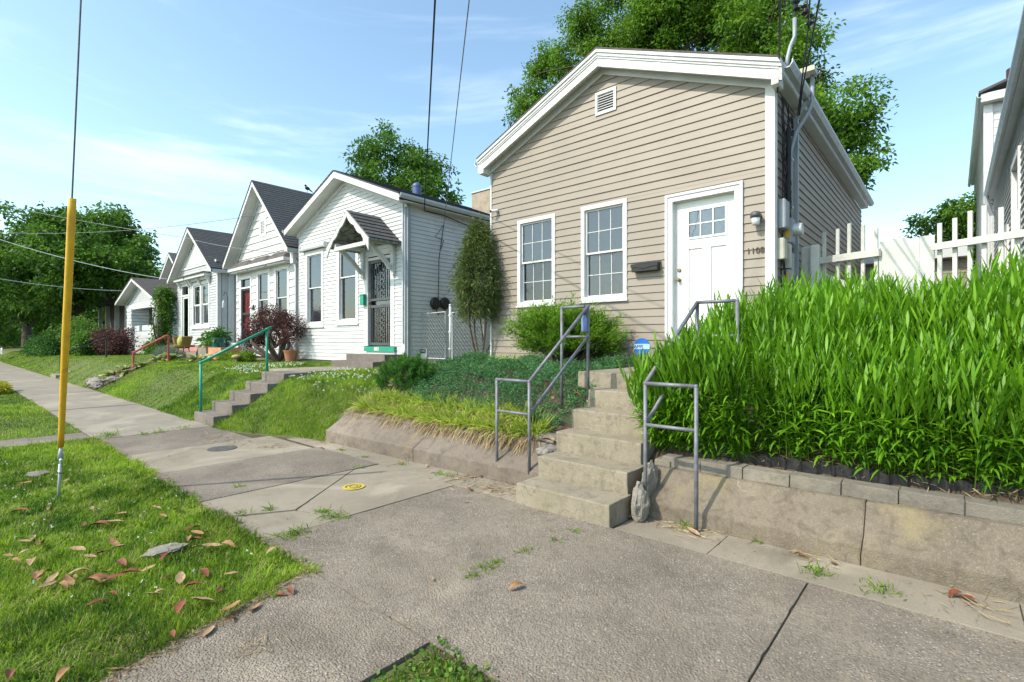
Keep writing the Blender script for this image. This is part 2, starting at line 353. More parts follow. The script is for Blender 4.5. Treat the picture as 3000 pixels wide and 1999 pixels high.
def text(body, size, loc, mat, parent=None, name='lettering', rz=0, ext=.002, align='CENTER', bold=0):
    cu = bpy.data.curves.new('t', 'FONT'); cu.body = body; cu.size = size; cu.extrude = ext; cu.align_x = align; cu.align_y = 'CENTER'; cu.offset = bold
    to = bpy.data.objects.new('t', cu); COL.objects.link(to)
    me = bpy.data.meshes.new_from_object(to); bpy.data.objects.remove(to); me.materials.clear()
    c, s_ = math.cos(rz), math.sin(rz); o0 = ORG[parent.name] if parent else Vector((0, 0, 0))
    for v in me.vertices:
        x, y, z = v.co; v.co = (loc[0] + x * c + z * s_ - o0.x, loc[1] + x * s_ - z * c - o0.y, loc[2] + y - o0.z)
    return link(name, me, mat, parent)

def numerals(body, size, loc, mat, parent, step, ext=.002):
    for i, ch in enumerate(body): text(ch, size, (loc[0] + (i - (len(body) - 1) / 2) * step, loc[1], loc[2]), mat, parent, 'numeral', ext=ext)

# ------------------------------------------------------------------ numpy vegetation meshes
def npmesh(name, V, faces_n, loops, tint, mat, parent=None, loc=None):
    o0 = ORG[parent.name] if parent is not None else Vector(loc or (0, 0, 0))
    V = V.reshape(-1, 3) - np.array(o0)
    me = bpy.data.meshes.new(name); me.vertices.add(len(V)); me.vertices.foreach_set('co', V.astype(np.float32).ravel())
    me.loops.add(len(loops)); me.loops.foreach_set('vertex_index', loops.astype(np.int32))
    st = np.concatenate([[0], np.cumsum(faces_n)[:-1]]).astype(np.int32)
    me.polygons.add(len(faces_n)); me.polygons.foreach_set('loop_start', st); me.polygons.foreach_set('loop_total', faces_n.astype(np.int32))
    at = me.attributes.new('tint', 'FLOAT', 'POINT'); at.data.foreach_set('value', tint.astype(np.float32))
    me.update(calc_edges=True)
    return link(name, me, mat, parent, tuple(o0) if parent is None else None)
def nrm(a): return a / np.maximum(np.linalg.norm(a, axis=-1, keepdims=True), 1e-9)
def blade_geo(P, D, L, W, droop, tint, side=None, kind='lance'):
    """leaf or blade: P base, D unit direction, L length, W width, droop = fall of the tip as a fraction of L"""
    N = len(P); L = np.broadcast_to(L, N)[:, None]; W = np.broadcast_to(W, N)[:, None]; dr = np.broadcast_to(droop, N)[:, None]
    if side is None:
        r = rng.normal(size=(N, 3)); side = nrm(np.cross(D, r))
    dn = np.array([[0, 0, -1.]])
    if kind == 'lance':
        m1 = P + D * L * .38 + dn * L * dr * .12; m2 = P + D * L * .72 + dn * L * dr * .5; tp = P + D * L + dn * L * dr
        V = np.stack([P, m1 - side * W * .5, m1 + side * W * .5, m2 - side * W * .38, m2 + side * W * .38, tp], 1)
        fl = np.array([0, 2, 1, 1, 2, 4, 3, 3, 4, 5]); fn = np.array([3, 4, 3]); nv = 6
    elif kind == 'blade':
        m = P + D * L * .55 + dn * L * dr * .25; tp = P + D * L + dn * L * dr
        V = np.stack([P - side * W * .5, P + side * W * .5, m + side * W * .42, m - side * W * .42, tp], 1)
        fl = np.array([0, 1, 2, 3, 3, 2, 4]); fn = np.array([4, 3]); nv = 5
    else:
        nb = np.cross(D, side); m = P + D * L * .45 + nb * L * .10; tp = P + D * L + dn * L * dr
        V = np.stack([P, m + side * W * .5, tp, m - side * W * .5], 1); fl = np.array([0, 1, 2, 3]); fn = np.array([4]); nv = 4
    loops = (fl[None, :] + (np.arange(N) * nv)[:, None]).ravel()
    return V.reshape(-1, 3), np.tile(fn, N), loops, np.repeat(np.broadcast_to(tint, N), nv)
def blades(name, mat, P, D, L, W, droop, tint, parent=None, loc=None, side=None, kind='lance'):
    V, fn, lp, t = blade_geo(P, D, L, W, droop, tint, side, kind)
    return npmesh(name, V, fn, lp, t, mat, parent, loc)
def rdir(n, up=0.0, spread=1.0):
    d = rng.normal(size=(n, 3)) * spread; d[:, 2] += up; return nrm(d)

# ================================================================== GROUND
def terr(x, y):
    x = np.asarray(x, float); y = np.asarray(y, float)
    edge = np.interp(x, [-9.6, -7.5], [3.33, 4.0])
    a = np.interp(y - edge, [-.2, 0, .22, 1.25, 2.2, 4.2, 14], [-.02, .0, .11, .75, .86, .94, 1.05])
    b = np.interp(y, [4.3, 4.44, 4.5, 5.3, 6.1, 7.6, 16], [-.05, .05, .38, .86, 1.03, 1.12, 1.2])
    wgt = np.clip((x + 7.55) / .35, 0, 1)
    z = a * (1 - wgt) + b * wgt
    drop = np.clip((-x - 24) / 20, 0, 1)
    return z * (1 - .18 * drop) + .012 * np.sin(x * 1.7 + y) * np.clip((y - edge) / .5, 0, 1)
def tz(x, y): return float(terr(x, y))
tag(MB().add([(-1500, -1500, -.16), (1500, -1500, -.16), (1500, 1500, -.16), (-1500, 1500, -.16)], [(0, 1, 2, 3)]).build('ground', TURF, loc=(0, 0, -.16)), 'flat ground running to the horizon', None, kind='structure')
tag(MB().add([(-300, -9, -.135), (120, -9, -.135), (120, .03, -.135), (-300, .03, -.135)], [(0, 1, 2, 3)]).build('street', ASPH, loc=(0, -4, -.135)), 'grey asphalt street beyond the kerb', None, kind='structure')
tag(MB().box(-120, 40, .02, .17, -.155, -.004).build('kerb', AGG2, bevel=.015), 'low concrete kerb along the street', None, kind='structure')
# yard: one terrain sheet rising from the sidewalk
xs = np.concatenate([np.arange(-120, -50, 4.0), np.arange(-50, -20, 1.0), np.arange(-20, 6, .25), np.arange(6, 60, 4.)])
ys = np.concatenate([np.arange(3.2, 8.2, .125), np.arange(8.25, 14, .5), np.arange(14, 70, 4.)])
GX, GY = np.meshgrid(xs, ys); GZ = terr(GX, GY) - .01
Vt = np.stack([GX, GY, GZ], -1).reshape(-1, 3); nx_, ny_ = len(xs), len(ys)
ii = (np.arange(ny_ - 1)[:, None] * nx_ + np.arange(nx_ - 1)[None, :]).ravel()
lp = np.stack([ii, ii + 1, ii + nx_ + 1, ii + nx_], 1).ravel()
yard = npmesh('yard', Vt, np.full(len(ii), 4), lp, np.zeros(len(Vt)), TURF)
tag(yard, 'front yards sloping up from the sidewalk to the houses', None, kind='structure'); yard.data.polygons.foreach_set('use_smooth', [True] * len(ii))
# verge soil strips between kerb and sidewalk
for x0, x1, lb in ((-120, -11.2, 'far'), (-10.28, -3.30, 'mid'), (-2.02, 20, 'near')):
    tag(MB().box(x0, x1, .165, 1.70, -.157, -.02).build('verge', TURF), 'bare earth of the planting strip under the grass', None, kind='structure')

# sidewalk: soil bed with concrete slabs
side = tag(MB().box(-120, 20, 1.66, 4.3, -.158, -.013).build('sidewalk', SOIL), 'concrete sidewalk of dark aggregate and pale smooth slabs', None, kind='structure')
def slab(poly, mat, z=0.0, name='slab', par=side, tilt=0):
    pts = []
    for (ax_, ay_), (bx_, by_) in zip(poly, poly[1:] + poly[:1]):      # worn, slightly wandering edges
        L_ = math.hypot(bx_ - ax_, by_ - ay_); n_ = max(1, int(L_ / .07)); ux, uy = -(by_ - ay_) / L_, (bx_ - ax_) / L_
        for q in range(n_):
            t_ = q / n_; X_, Y_ = ax_ + (bx_ - ax_) * t_, ay_ + (by_ - ay_) * t_; e_ = abs(mnoise.noise(Vector((X_ * 9, Y_ * 9, z * 50)))) * .003 + (.006 if random.random() < .04 else 0)
            pts.append((X_ + ux * e_, Y_ + uy * e_) if q else (X_ + ux * .002, Y_ + uy * .002))
    poly = pts; m = MB(); m.prism(poly, lambda p: (p[0], p[1], z - .09), lambda p: (p[0], p[1], z + tilt * (p[0] + 5) * .0))
    return m.build(name, mat, par, bevel=.003)
def rect(x0, x1, y0, y1, g=.003): return [(x0 + g, y0 + g), (x1 - g, y0 + g), (x1 - g, y1 - g), (x0 + g, y1 - g)]
JX = [20, 6.1, 4.4, 2.7, .98, -.70, -2.39, -4.04, -5.45, -6.98, -8.40, -10.17]
SM = [AGG, AGG, AGG, AGG, AGG, AGG, AGG, None, AGG2, CONC, AGG2]
for i in range(len(JX) - 1):
    x1, x0 = JX[i], JX[i + 1]; top = 3.70 if x0 > -8.0 else (3.62 if x0 > -9 else 3.36)
    if SM[i] is None:
        c1 = gz(659, 1515); c2 = gz(868, 1494); c4 = gz(1003, 1517); g = .004; k3 = gz(1051, 1365); c3 = (x0, c2[1] + (k3[1] - c2[1]) * (x0 - c2[0]) / (k3[0] - c2[0]))
        slab([(x0 + .008, 1.69), (c1[0] - g, 1.69), (c2[0] - g, c2[1]), (x0 + .008, c3[1] - g)], CONC, .003)
        slab([(c2[0] + g, c2[1] + g), (x1 - .008, c4[1] + g), (x1 - .008, top), (x0 + .008, top), (x0 + .008, c3[1] + g)], CONC, -.002)
        slab([(c1[0] + g, 1.69), (x1 - .008, 1.69), (x1 - .008, c4[1] - g), (c2[0], c2[1] - g)], CONC, -.008)
    else:
        slab(rect(x0, x1, 1.69, top), SM[i], random.uniform(-.005, .006))
x = -10.17; k = 0
while x > -90:
    wd = 1.55 + .25 * ((k * 7) % 3 == 0); slab(rect(x - wd, x, 1.69, 3.34), CONC_F, random.uniform(-.005, .005)); x -= wd; k += 1
sx = [6, 3.6, 1.9, .3, -1.35, -2.12]; 
for a, b in zip(sx[:-1], sx[1:]): slab(rect(b, a, 3.71, 4.26), CONC if b > -3 else AGG, random.uniform(-.005, -.001))
for a, b in zip([-3.17, -4.2, -5.3, -6.4, -7.35], [-4.2, -5.3, -6.4, -7.35, -8.0]): slab(rect(b, a, 3.71, 4.12 if b > -7.5 else 3.95), CONC if b < -4 else AGG2, random.uniform(-.005, -.001))
# walks across the verge
wk = tag(MB().box(-3.29, -2.03, .30, 1.685, -.155, -.03).build('walk', SOIL), 'short concrete walk across the planting strip opposite the beige house steps', None, kind='structure')
slab([(-2.86, .30), (-2.02, .30), (-2.03, 1.68), (-3.29, 1.68)], AGG, .002, par=wk)
wk2 = tag(MB().box(-11.17, -10.30, .30, 1.685, -.155, -.03).build('walk', SOIL), 'narrow dark concrete walk across the planting strip opposite the brown steps', None, kind='structure')
slab(rect(-11.17, -10.30, .30, 1.0), AGG2, .002, par=wk2); slab(rect(-11.17, -10.30, 1.0, 1.68), AGG2, -.006, par=wk2)
# covers let into the sidewalk
c = gz(651, 1316); mc = thing('meter_cover', 'round iron meter cover set in the pale sidewalk slab', 'cover', (c[0], c[1], .002))
MB().lathe((c[0], c[1], -.04), [(.19, 0), (.19, .050), (.175, .052)], 28).build('rim', pm('iron', (.13, .125, .115), (.08, .075, .07), 20, .7, .4, 90, metal=.3), mc)
MB().lathe((c[0], c[1], -.04), [(.165, 0), (.165, .049)], 28).build('lid', CONC, mc)
for s in (-1, 1): MB().box(c[0] + s * .055 - .012, c[0] + s * .055 + .012, c[1] - .075, c[1] + .075, .0095, .0135).build('slot', MATS['iron'], mc)
c = gz(1036, 1428); vc = thing('valve_cover', 'small round valve cover painted yellow in the cracked slab', 'cover', (c[0], c[1], .0))
MB().lathe((c[0], c[1], -.04), [(.065, 0), (.065, .049)], 22).build('lid', pm('yellow_spray', (.55, .42, .03), (.42, .33, .06), 25, .8), vc)
for r in (.115, .045): 
    m = MB()
    for j in range(24):
        a0, a1 = 2 * math.pi * j / 24, 2 * math.pi * (j + 1) / 24; w_ = .028 if r > .1 else .008; zt = .0075 if r > .1 else .0125
        m.hexa([(c[0] + q * math.cos(t), c[1] + q * math.sin(t), zz_) for zz_ in (zt - .004, zt) for (q, t) in ((r - w_, a0), (r, a0), (r, a1), (r - w_, a1))])
    m.build('ring', MATS['yellow_spray'] if r > .1 else MATS['iron'], vc)

# ================================================================== BEIGE LOT: walls, steps, rails
def wallsec(parent, prof, x0, x1, mat, dy0=0, dy1=0, name='wall_section'):
    m = MB(); n = max(1, int((x1 - x0) / .3)); N = len(prof)
    for i in range(n + 1):
        t = i / n; dy = dy0 + (dy1 - dy0) * t; m.v += [(x0 + (x1 - x0) * t, p[0] + dy, p[1]) for p in prof]
    for i in range(n):
        for j in range(N): m.f.append((i * N + j, i * N + (j + 1) % N, (i + 1) * N + (j + 1) % N, (i + 1) * N + j))
    m.f += [tuple(range(N)), tuple(range(n * N, n * N + N))]; m.mi = [0] * len(m.f)
    return m.build(name, mat, parent, bevel=.014, cuts=3, rough=.010)
lw = thing('retaining_wall', 'brownish concrete retaining wall with a sloping face under the fringe of tufted plants', 'wall', (-5.3, 4.2, 0))
pf = [(4.02, -.1), (4.02, .17), (4.33, .36), (4.335, .42), (4.56, .425), (4.56, -.1)]
wallsec(lw, pf, -7.32, -5.22, WALLL, -.02, .03); wallsec(lw, pf, -5.218, -3.18, WALLL, .03, .12)
rw = thing('retaining_wall', 'battered concrete retaining wall below the tall grass with hairline cracks and cap blocks', 'wall', (-.5, 4.3, 0))
pr_ = [(4.16, -.1), (4.17, .13), (4.40, .39), (4.66, .395), (4.66, -.1)]
wallsec(rw, pr_, -2.10, -.471, WALLC, -.02, .04); wallsec(rw, pr_, -.469, 3.2, WALLC, .04, .14)
bx = [gy(p, 1450, 4.46)[0] for p in (1941, 2053, 2176, 2312, 2462, 2632, 2828)] + [.62, 1.05, 1.5, 2.0]
for i in range(len(bx) - 1):
    j = random.uniform(-.008, .008); dy = .012 * i
    MB().box(bx[i] + .0015, bx[i + 1] - .0015, 4.44 + j + dy, 4.60 + dy, .390, .487 + random.uniform(-.005, .005)).build('cap_block', BLOCKM, rw, bevel=.006, cuts=1, rough=.004)
MB().box(-2.09, -1.94, 4.42, 4.58, .39, .455).build('cap_block', BLOCKM, rw, bevel=.012, cuts=1, rough=.008)
# scalloped black plastic edging above the cap blocks
ed = thing('garden_edging', 'black scalloped plastic lawn edging along the top of the retaining wall', 'edging', (-.4, 4.66, .4))
EDM = pm('black_plastic', (.012, .012, .013), (.03, .03, .03), 20, .38, .2, 60)
x = -2.08; k = 0
while x < 2.4:
    wd = .115; pts = []
    yb = 4.66 + .03 * math.sin(x * 2.1) + .01 * random.uniform(-1, 1) + (x + 2) * .022; zt = .555 + .012 * random.uniform(-1, 1) + (.05 if x < -1.5 else .0)
    top = [(x + wd * t, yb + .010 * math.sin(math.pi * t), zt + .022 * math.sin(math.pi * t)) for t in np.linspace(0.03, .97, 7)]
    m = MB(); n = len(top)
    vs = [(p[0], p[1], .38) for p in top] + top + [(p[0], p[1] + .008, p[2]) for p in top] + [(p[0], p[1] + .008, .38) for p in top]
    fs = [(r * n + i, r * n + i + 1, (r + 1) * n + i + 1, (r + 1) * n + i) for r in range(3) for i in range(n - 1)]
    m.add(vs, fs); m.build('edging_segment', EDM, ed)
    MB().tube([(x, yb - .004, .38), (x, yb - .006, zt + .003)], .007, 6).build('edging_post', EDM, ed)
    x += wd; k += 1
# loose rocks wedged beside the steps
def rockm(c, r, seed, sq=.8):
    bm_ = bmesh.new(); bmesh.ops.create_icosphere(bm_, subdivisions=4, radius=1)
    for v in bm_.verts:
        p = v.co.copy(); q = Vector((round(p.x * 1.6) / 1.6, round(p.y * 1.6) / 1.6, round(p.z * 1.6) / 1.6)) * .35 + p * .65
        f = 1 + .22 * mnoise.noise(p * 1.3 + Vector((seed, seed * 2, 1))) + .10 * mnoise.noise(p * 3.3 + Vector((seed, 3, 1))) + .05 * mnoise.noise(p * 8 + Vector((seed, 5, 2)))
        v.co = Vector((q.x * r[0], q.y * r[1], q.z * r[2])) * f
    m = MB(); bm_.verts.ensure_lookup_table()
    m.add([v.co + Vector(c) for v in bm_.verts], [[v.index for v in f.verts] for f in bm_.faces]); bm_.free(); return m
one('rock', rockm((-2.03, 4.02, .14), (.07, .10, .17), 3), ROCK, 'pale upright rock wedged between the bottom step and the right wall', 'rock')
one('rock', rockm((-2.05, 4.24, .30), (.055, .12, .15), 5), ROCK, 'grey leaning rock wedged above the upright one beside the second step', 'rock')
one('rock', rockm((-3.52, 4.62, .44), (.24, .14, .055), 8), ROCK, 'flat pale slab of rock at the top of the left wall beside the steps', 'rock')
one('rock', rockm((-3.27, 4.36, .36), (.11, .17, .07), 12), ROCK, 'broken tilted stone against the third step under the flat slab', 'rock')

# main steps
st = thing('concrete_steps', 'six weathered concrete steps and a landing leading up to the beige house', 'steps', (-2.65, 3.68, 0))
SZ = [0, .19, .385, .59, .79, .985, 1.165]; SY = [3.68, 4.03, 4.36, 4.68, 5.01, 5.36]
SXL = [-3.155, -3.165, -3.18, -3.20, -3.22, -3.57]; SXR = [-2.14, -2.16, -2.20, -2.26, -2.28, -2.25]
for k in range(6):
    yb = SY[k + 1] + .04 if k < 5 else 7.45
    MB().box(SXL[k], SXR[k], SY[k], yb, SZ[k] - (.06 if k == 0 else .03), SZ[k + 1]).build('step' if k < 5 else 'landing', STEPC, st, bevel=.013, cuts=3, rough=.006)
MB().box(-3.36, -2.15, 6.75, 7.44, 1.13, 1.345).build('step', STEPC, st, bevel=.012); MB().box(-3.34, -2.2, 7.08, 7.43, 1.32, 1.52).build('step', STEPC, st, bevel=.012)
# fills the core under the treads, between the two side walls
MB().prism([(3.80, -.05), (7.4, -.05), (7.4, 1.1), (5.50, .9), (3.80, -.02)], lambda p: (-3.13, p[0], p[1]), lambda p: (-2.29, p[0], p[1])).build('step_core', STEPC, st)
# pipe handrails
def handrail(label, lo, hi, zlo, zlo_m, zhi, zhi_m, zb0, zb1, rail_from, rail_to, grp=None):
    r = thing('handrail', label, 'handrail', (lo[0][0], lo[0][1], 0)); R = .0175
    for (p, zb) in zip(lo, zb0): MB().tube([(p[0], p[1], zb - .08), (p[0], p[1], zlo)], R, 10).build('post', PIPEG, r, smooth=True)
    for (p, zb) in zip(hi, zb1): MB().tube([(p[0], p[1], zb - .08), (p[0], p[1], zhi)], R, 10).build('post', PIPEG, r, smooth=True)
    for pr2, z, zm in ((lo, zlo, zlo_m), (hi, zhi, zhi_m)):
        MB().tube([(pr2[0][0], pr2[0][1], z), (pr2[1][0], pr2[1][1], z)], R, 10).build('crossbar', PIPEG, r, smooth=True)
        MB().tube([(pr2[0][0], pr2[0][1], zm), (pr2[1][0], pr2[1][1], zm)], R * .9, 10).build('crossbar', PIPEG, r, smooth=True)
        for p in pr2: MB().ball((p[0], p[1], z), R * 1.12).build('joint', PIPEG, r, smooth=True)
    a, b = lo[rail_from], hi[rail_to]
    MB().tube([(a[0], a[1], zlo), (b[0], b[1], zhi)], R * 1.1, 10).build('sloping_rail', PIPEG, r, smooth=True)
    MB().tube([(a[0], a[1], zlo_m), (b[0], b[1], zhi_m)], R, 10).build('sloping_rail', PIPEG, r, smooth=True)
    return r
handrail('grey pipe handrail on the left of the main steps with a bottle hung on it', [(-3.86, 4.17), (-3.375, 4.15)], [(-3.575, 5.02), (-3.20, 5.02)], 1.12, .77, 1.955, 1.60, [0.05, .22], [.8, .95], 1, 1)
handrail('grey pipe handrail on the right of the main steps half buried in tall grass', [(-2.02, 4.09), (-1.57, 4.08)], [(-1.92, 5.02), (-1.54, 5.02)], 1.18, .82, 1.935, 1.6, [.0, .0], [.7, .7], 0, 0)
# bottle hung from the left rail
b0 = gy(1712, 905, 4.98)
bt = thing('water_bottle', 'pale blue bottle hanging from the left handrail', 'bottle', (b0[0], b0[1], 1.5))
BLU = solid('periwinkle_plastic', (.22, .29, .55), .4)
zc = b0[2]; MB().lathe((b0[0], b0[1], zc - .27), [(.030, 0), (.036, .01), (.036, .15), (.02, .18), (.018, .20)], 14).build('body', BLU, bt, smooth=True)
MB().lathe((b0[0], b0[1], zc - .075), [(.021, 0), (.021, .035), (.008, .04)], 12).build('cap', solid('navy_plastic', (.05, .07, .2), .4), bt)
MB().tube([(b0[0], b0[1], zc - .04), (b0[0], b0[1], zc + .055)], .006, 6).build('strap', MATS['navy_plastic'], bt)

# soil of the two planted beds, following the bank
def bed(label, x0, x1, y0, y1, mat):
    X_ = np.arange(x0, x1 + .01, .15); Y_ = np.arange(y0, y1 + .01, .1); A_, B_ = np.meshgrid(X_, Y_); V_ = np.stack([A_, B_, terr(A_, B_) + .004 + .012 * np.sin(A_ * 17) * np.sin(B_ * 19)], -1).reshape(-1, 3); a_, b_ = len(X_), len(Y_)
    i_ = (np.arange(b_ - 1)[:, None] * a_ + np.arange(a_ - 1)[None, :]).ravel(); tag(npmesh('planting_bed', V_, np.full(len(i_), 4), np.stack([i_, i_ + 1, i_ + a_ + 1, i_ + a_], 1).ravel(), np.zeros(len(V_)), mat), label, None, kind='structure')
bed('dark soil under the tall grass', -2.2, 3.0, 4.52, 7.3, SOIL); bed('dark soil under the creeping juniper', -7.2, -3.2, 4.52, 7.5, SOIL)

# ================================================================== BUILDING HELPERS
def siding(parent, P, u0, u1, zb, ze, e, mat, openings=(), apex=None, thick=.018, individual=True, name='siding_board', module=None, base_d=.004, seam=0):
    """lapped boards on a wall (u along it); apex=(uc, za) for a gable above ze"""
    uc, za = apex or ((u0 + u1) / 2, ze)
    def lim(z):
        if z <= ze or za <= ze: return u0, u1
        t = max(0.0, (za - z) / (za - ze)); return uc - (uc - u0) * t, uc + (u1 - uc) * t
    big = MB(); k = 0; z = zb
    while z < za - .01:
        zl, zh = z, min(z + e, za); cuts = sorted({zl, zh} | {q for o in openings for q in (o[2], o[3]) if zl + .004 < q < zh - .004} | ({ze} if za > ze and zl + .004 < ze < zh - .004 else set()))
        m = MB() if individual else big; segs = []
        for a, b in zip(cuts[:-1], cuts[1:]):
            la, ra = lim(a); lb, rb = lim(b); occ = sorted((o[0], o[1]) for o in openings if o[2] < b - .003 and o[3] > a + .003)
            s0 = None; free = []; cur = u0
            for o0, o1 in occ:
                if o0 > cur: free.append((cur, o0))
                cur = max(cur, o1)
            if cur < u1: free.append((cur, u1))
            if module:
                fr2 = []; off = (k % 2) * module * .5
                for f0, f1 in free:
                    bp = [f0] + [q for q in np.arange(u0 - off, u1 + module, module) if f0 + .05 < q < f1 - .05] + [f1]
                    fr2 += [(p, q - .004) for p, q in zip(bp[:-1], bp[1:])]
                free = fr2
            if seam and individual:
                fr2 = []
                for f0, f1 in free:
                    cut = u0 + (u1 - u0) * (.12 + .76 * ((k * .382 + seam) % 1.0)); fr2 += [(f0, cut), (cut, f1)] if f0 + .3 < cut < f1 - .3 else [(f0, f1)]
                free = fr2
            da = base_d + (thick - base_d) * (1 - (a - zl) / (zh - zl)); db = base_d + (thick - base_d) * (1 - (b - zl) / (zh - zl))
            for qi, (f0, f1) in enumerate(free):
                a0, a1, b0_, b1 = max(f0, la), min(f1, ra), max(f0, lb), min(f1, rb)
                if a1 - a0 < .01: continue
                if b1 < b0_: b0_ = b1 = (b0_ + b1) / 2
                sj = .0022 * (qi % 2) if seam else 0; segs.append((a0, a1 + sj * 4, b0_, b1 + sj * 4, a, b, da + sj, db + sj, a == cuts[0]))
        for (a0, a1, b0_, b1, a, b, da, db, low) in segs:
            mm = MB() if individual else m
            vs = [P(a0, a, da), P(a1, a, da), P(b1, b, db), P(b0_, b, db), P(a0, a, -.01), P(a1, a, -.01), P(b1, b, -.01), P(b0_, b, -.01)]
            mm.add(vs, [(0, 1, 2, 3), (0, 4, 5, 1), (0, 3, 7, 4), (1, 5, 6, 2)])
            if individual: mm.build(name, mat, parent, fix=False)
        z += e; k += 1
    if not individual and big.f: return big.build(name, mat, parent, fix=False)
def frame4(m, P, u0, u1, z0, z1, w_, d0, d1, bot=None):
    bw = w_ if bot is None else bot
    m.mbox(P, u0, u0 + w_, z0, z1, d0, d1); m.mbox(P, u1 - w_, u1, z0, z1, d0, d1)
    m.mbox(P, u0 + w_, u1 - w_, z1 - w_, z1, d0, d1); m.mbox(P, u0 + w_, u1 - w_, z0, z0 + bw, d0, d1); return m
def sash(parent, P, u0, u1, z0, z1, d, nu, nz_, fm, glass, w_=.032, mw=.011):
    s = frame4(MB(), P, u0, u1, z0, z1, w_, d, d + .03); a, b, c_, e = u0 + w_, u1 - w_, z0 + w_, z1 - w_
    for i in range(1, nu): s.mbox(P, a + (b - a) * i / nu - mw / 2, a + (b - a) * i / nu + mw / 2, c_, e, d + .004, d + .018)
    for j in range(1, nz_): s.mbox(P, a, b, c_ + (e - c_) * j / nz_ - mw / 2, c_ + (e - c_) * j / nz_ + mw / 2, d + .004, d + .017)
    so_ = s.build('sash', fm, parent)
    for i in range(nu):
        for j in range(nz_):
            ua, ub = a + (b - a) * i / nu, a + (b - a) * (i + 1) / nu; za, zb = c_ + (e - c_) * j / nz_, c_ + (e - c_) * (j + 1) / nz_
            MB().add([P(ua, za, d + .01), P(ub, za, d + .01), P(ub, zb, d + .01), P(ua, zb, d + .01)], [(0, 1, 2, 3)]).build('pane', glass, so_, fix=False)
    return so_
def window(root, P, u0, u1, z0, z1, cas=.075, fm=WHITE, nu=1, nz_=1, back=BLIND, back_top=None, proud=.03, sill=True, glass=GLASS, glass2=None, meet=None, d=-.045, back_d=-.10, nlow=None):
    """u0..u1, z0..z1 is the outer casing; the house wall has an opening of that size"""
    wn = frame4(MB(), P, u0, u1, z0, z1, cas, -.02, proud).build('window', fm, root)
    frame4(MB(), P, u0 + cas - .012, u1 - cas + .012, z0 + cas - .012, z1 - cas + .012, .016, -.12, -.0).build('jamb', fm, wn)
    a, b, c_, e = u0 + cas, u1 - cas, z0 + cas, z1 - cas; mz = meet or (c_ + e) / 2
    sash(wn, P, a, b, mz - .016, e, d, nu, nz_, fm, glass); sash(wn, P, a, b, c_, mz + .016, d - .033, *(nlow or (nu, nz_)), fm, glass2 or glass)
    MB().mbox(P, a - .01, b + .01, c_ - .01, mz, back_d - .01, back_d).build('blind', back, wn)
    MB().mbox(P, a - .01, b + .01, mz + .001, e + .01, back_d - .01, back_d).build('blind', back_top or back, wn)
    if sill: MB().mbox(P, u0 - .02, u1 + .02, z0 - .03, z0 - .0005, -.02, proud + .025).build('sill', fm, wn)
    return wn
def body(root, x0, x1, y0, y1, zb, ze, xc, za, mat, inset=.15, name='wall'):
    m = MB(); X0, X1, Y0 = x0 + .012, x1 - .012, y0 + inset
    m.prism([(X0, zb), (X1, zb), (X1, ze), (xc, za), (X0, ze)], lambda p: (p[0], Y0, p[1]), lambda p: (p[0], y1, p[1]))
    return m.build(name, mat, root)
def gable_roof(root, xc, xl, xr, zapex, slope, y0, y1, mat, fmat, th=.035, courses=.0, fascia=.16, soff_y=None, steps=(), name='roof', front=True, wall_y=None, sdrop=.02):
    """two roof planes meeting at the ridge xc (zapex is the top edge); rake trim on the front"""
    rf = None
    for s, xe in ((-1, xl), (1, xr)):
        zl = zapex - slope * abs(xe - xc); m = MB()
        m.hexa([(xc, y0, zapex - th), (xe, y0, zl - th), (xe, y1, zl - th), (xc, y1, zapex - th), (xc, y0, zapex), (xe, y0, zl), (xe, y1, zl), (xc, y1, zapex)])
        if courses:
            L = math.hypot(xe - xc, zapex - zl); n = int(L / courses); nx, nz = s * slope / math.hypot(1, slope), 1 / math.hypot(1, slope)
            for i in range(n):
                t0, t1 = i / n, (i + 1) / n; A = (xc + (xe - xc) * t0, zapex + (zl - zapex) * t0); B = (xc + (xe - xc) * t1, zapex + (zl - zapex) * t1)
                for (ya, yb, jt) in [(y0 - .005, y1, 0)]:
                    h0, h1 = .004, .016
                    m.add([(A[0] + nx * h0, ya, A[1] + nz * h0), (B[0] + nx * h1, ya, B[1] + nz * h1), (B[0] + nx * h1, yb, B[1] + nz * h1), (A[0] + nx * h0, yb, A[1] + nz * h0), (B[0], ya, B[1]), (B[0], yb, B[1])], [(0, 1, 2, 3), (1, 4, 5, 2)])
        o = m.build(name, mat, root, fix=False); rf = rf or o
        P = PF(0.0); Pw = lambda u, z, d: (u, d, z)
        if front:
            for (h0, h1, ya, yb) in (steps or ((-th - fascia, -th - .002, y0 + .012, y0 + .04),)):
                MB().raked(Pw, xc, zapex, xe, zl, h0, h1, ya, yb).build('rake_board', fmat, root)
            wy = wall_y or (y0 + .4)
            MB().raked(Pw, xc, zapex, xe, zl, -th - fascia + sdrop, -th - fascia + sdrop + .012, y0 + .041, wy + .02).build('soffit', fmat, root)
            MB().raked(Pw, xc, zapex - .0, xe - s * .16, zl + slope * .16, -th - fascia - .12, -th - fascia + sdrop - .001, wy - .034, wy + .012).build('frieze', fmat, root)
    return rf
def hpanel(root, P, u0, u1, z0, z1, mat, name, d0=.0, d1=.02, **k): return MB().mbox(P, u0, u1, z0, z1, d0, d1).build(name, mat, root, **k)
def gutter(root, x, z, y0, y1, side_, mat, name='gutter', w_=.11, h=.10):
    prof = [(0, 0), (side_ * w_ * .62, 0), (side_ * w_, h * .55), (side_ * w_, h), (side_ * (w_ - .012), h), (side_ * (w_ - .02), h * .5), (side_ * w_ * .58, .014), (0, .014)]
    return MB().prism(prof, lambda p: (x + p[0], y0, z + p[1]), lambda p: (x + p[0], y1, z + p[1])).build(name, mat, root)

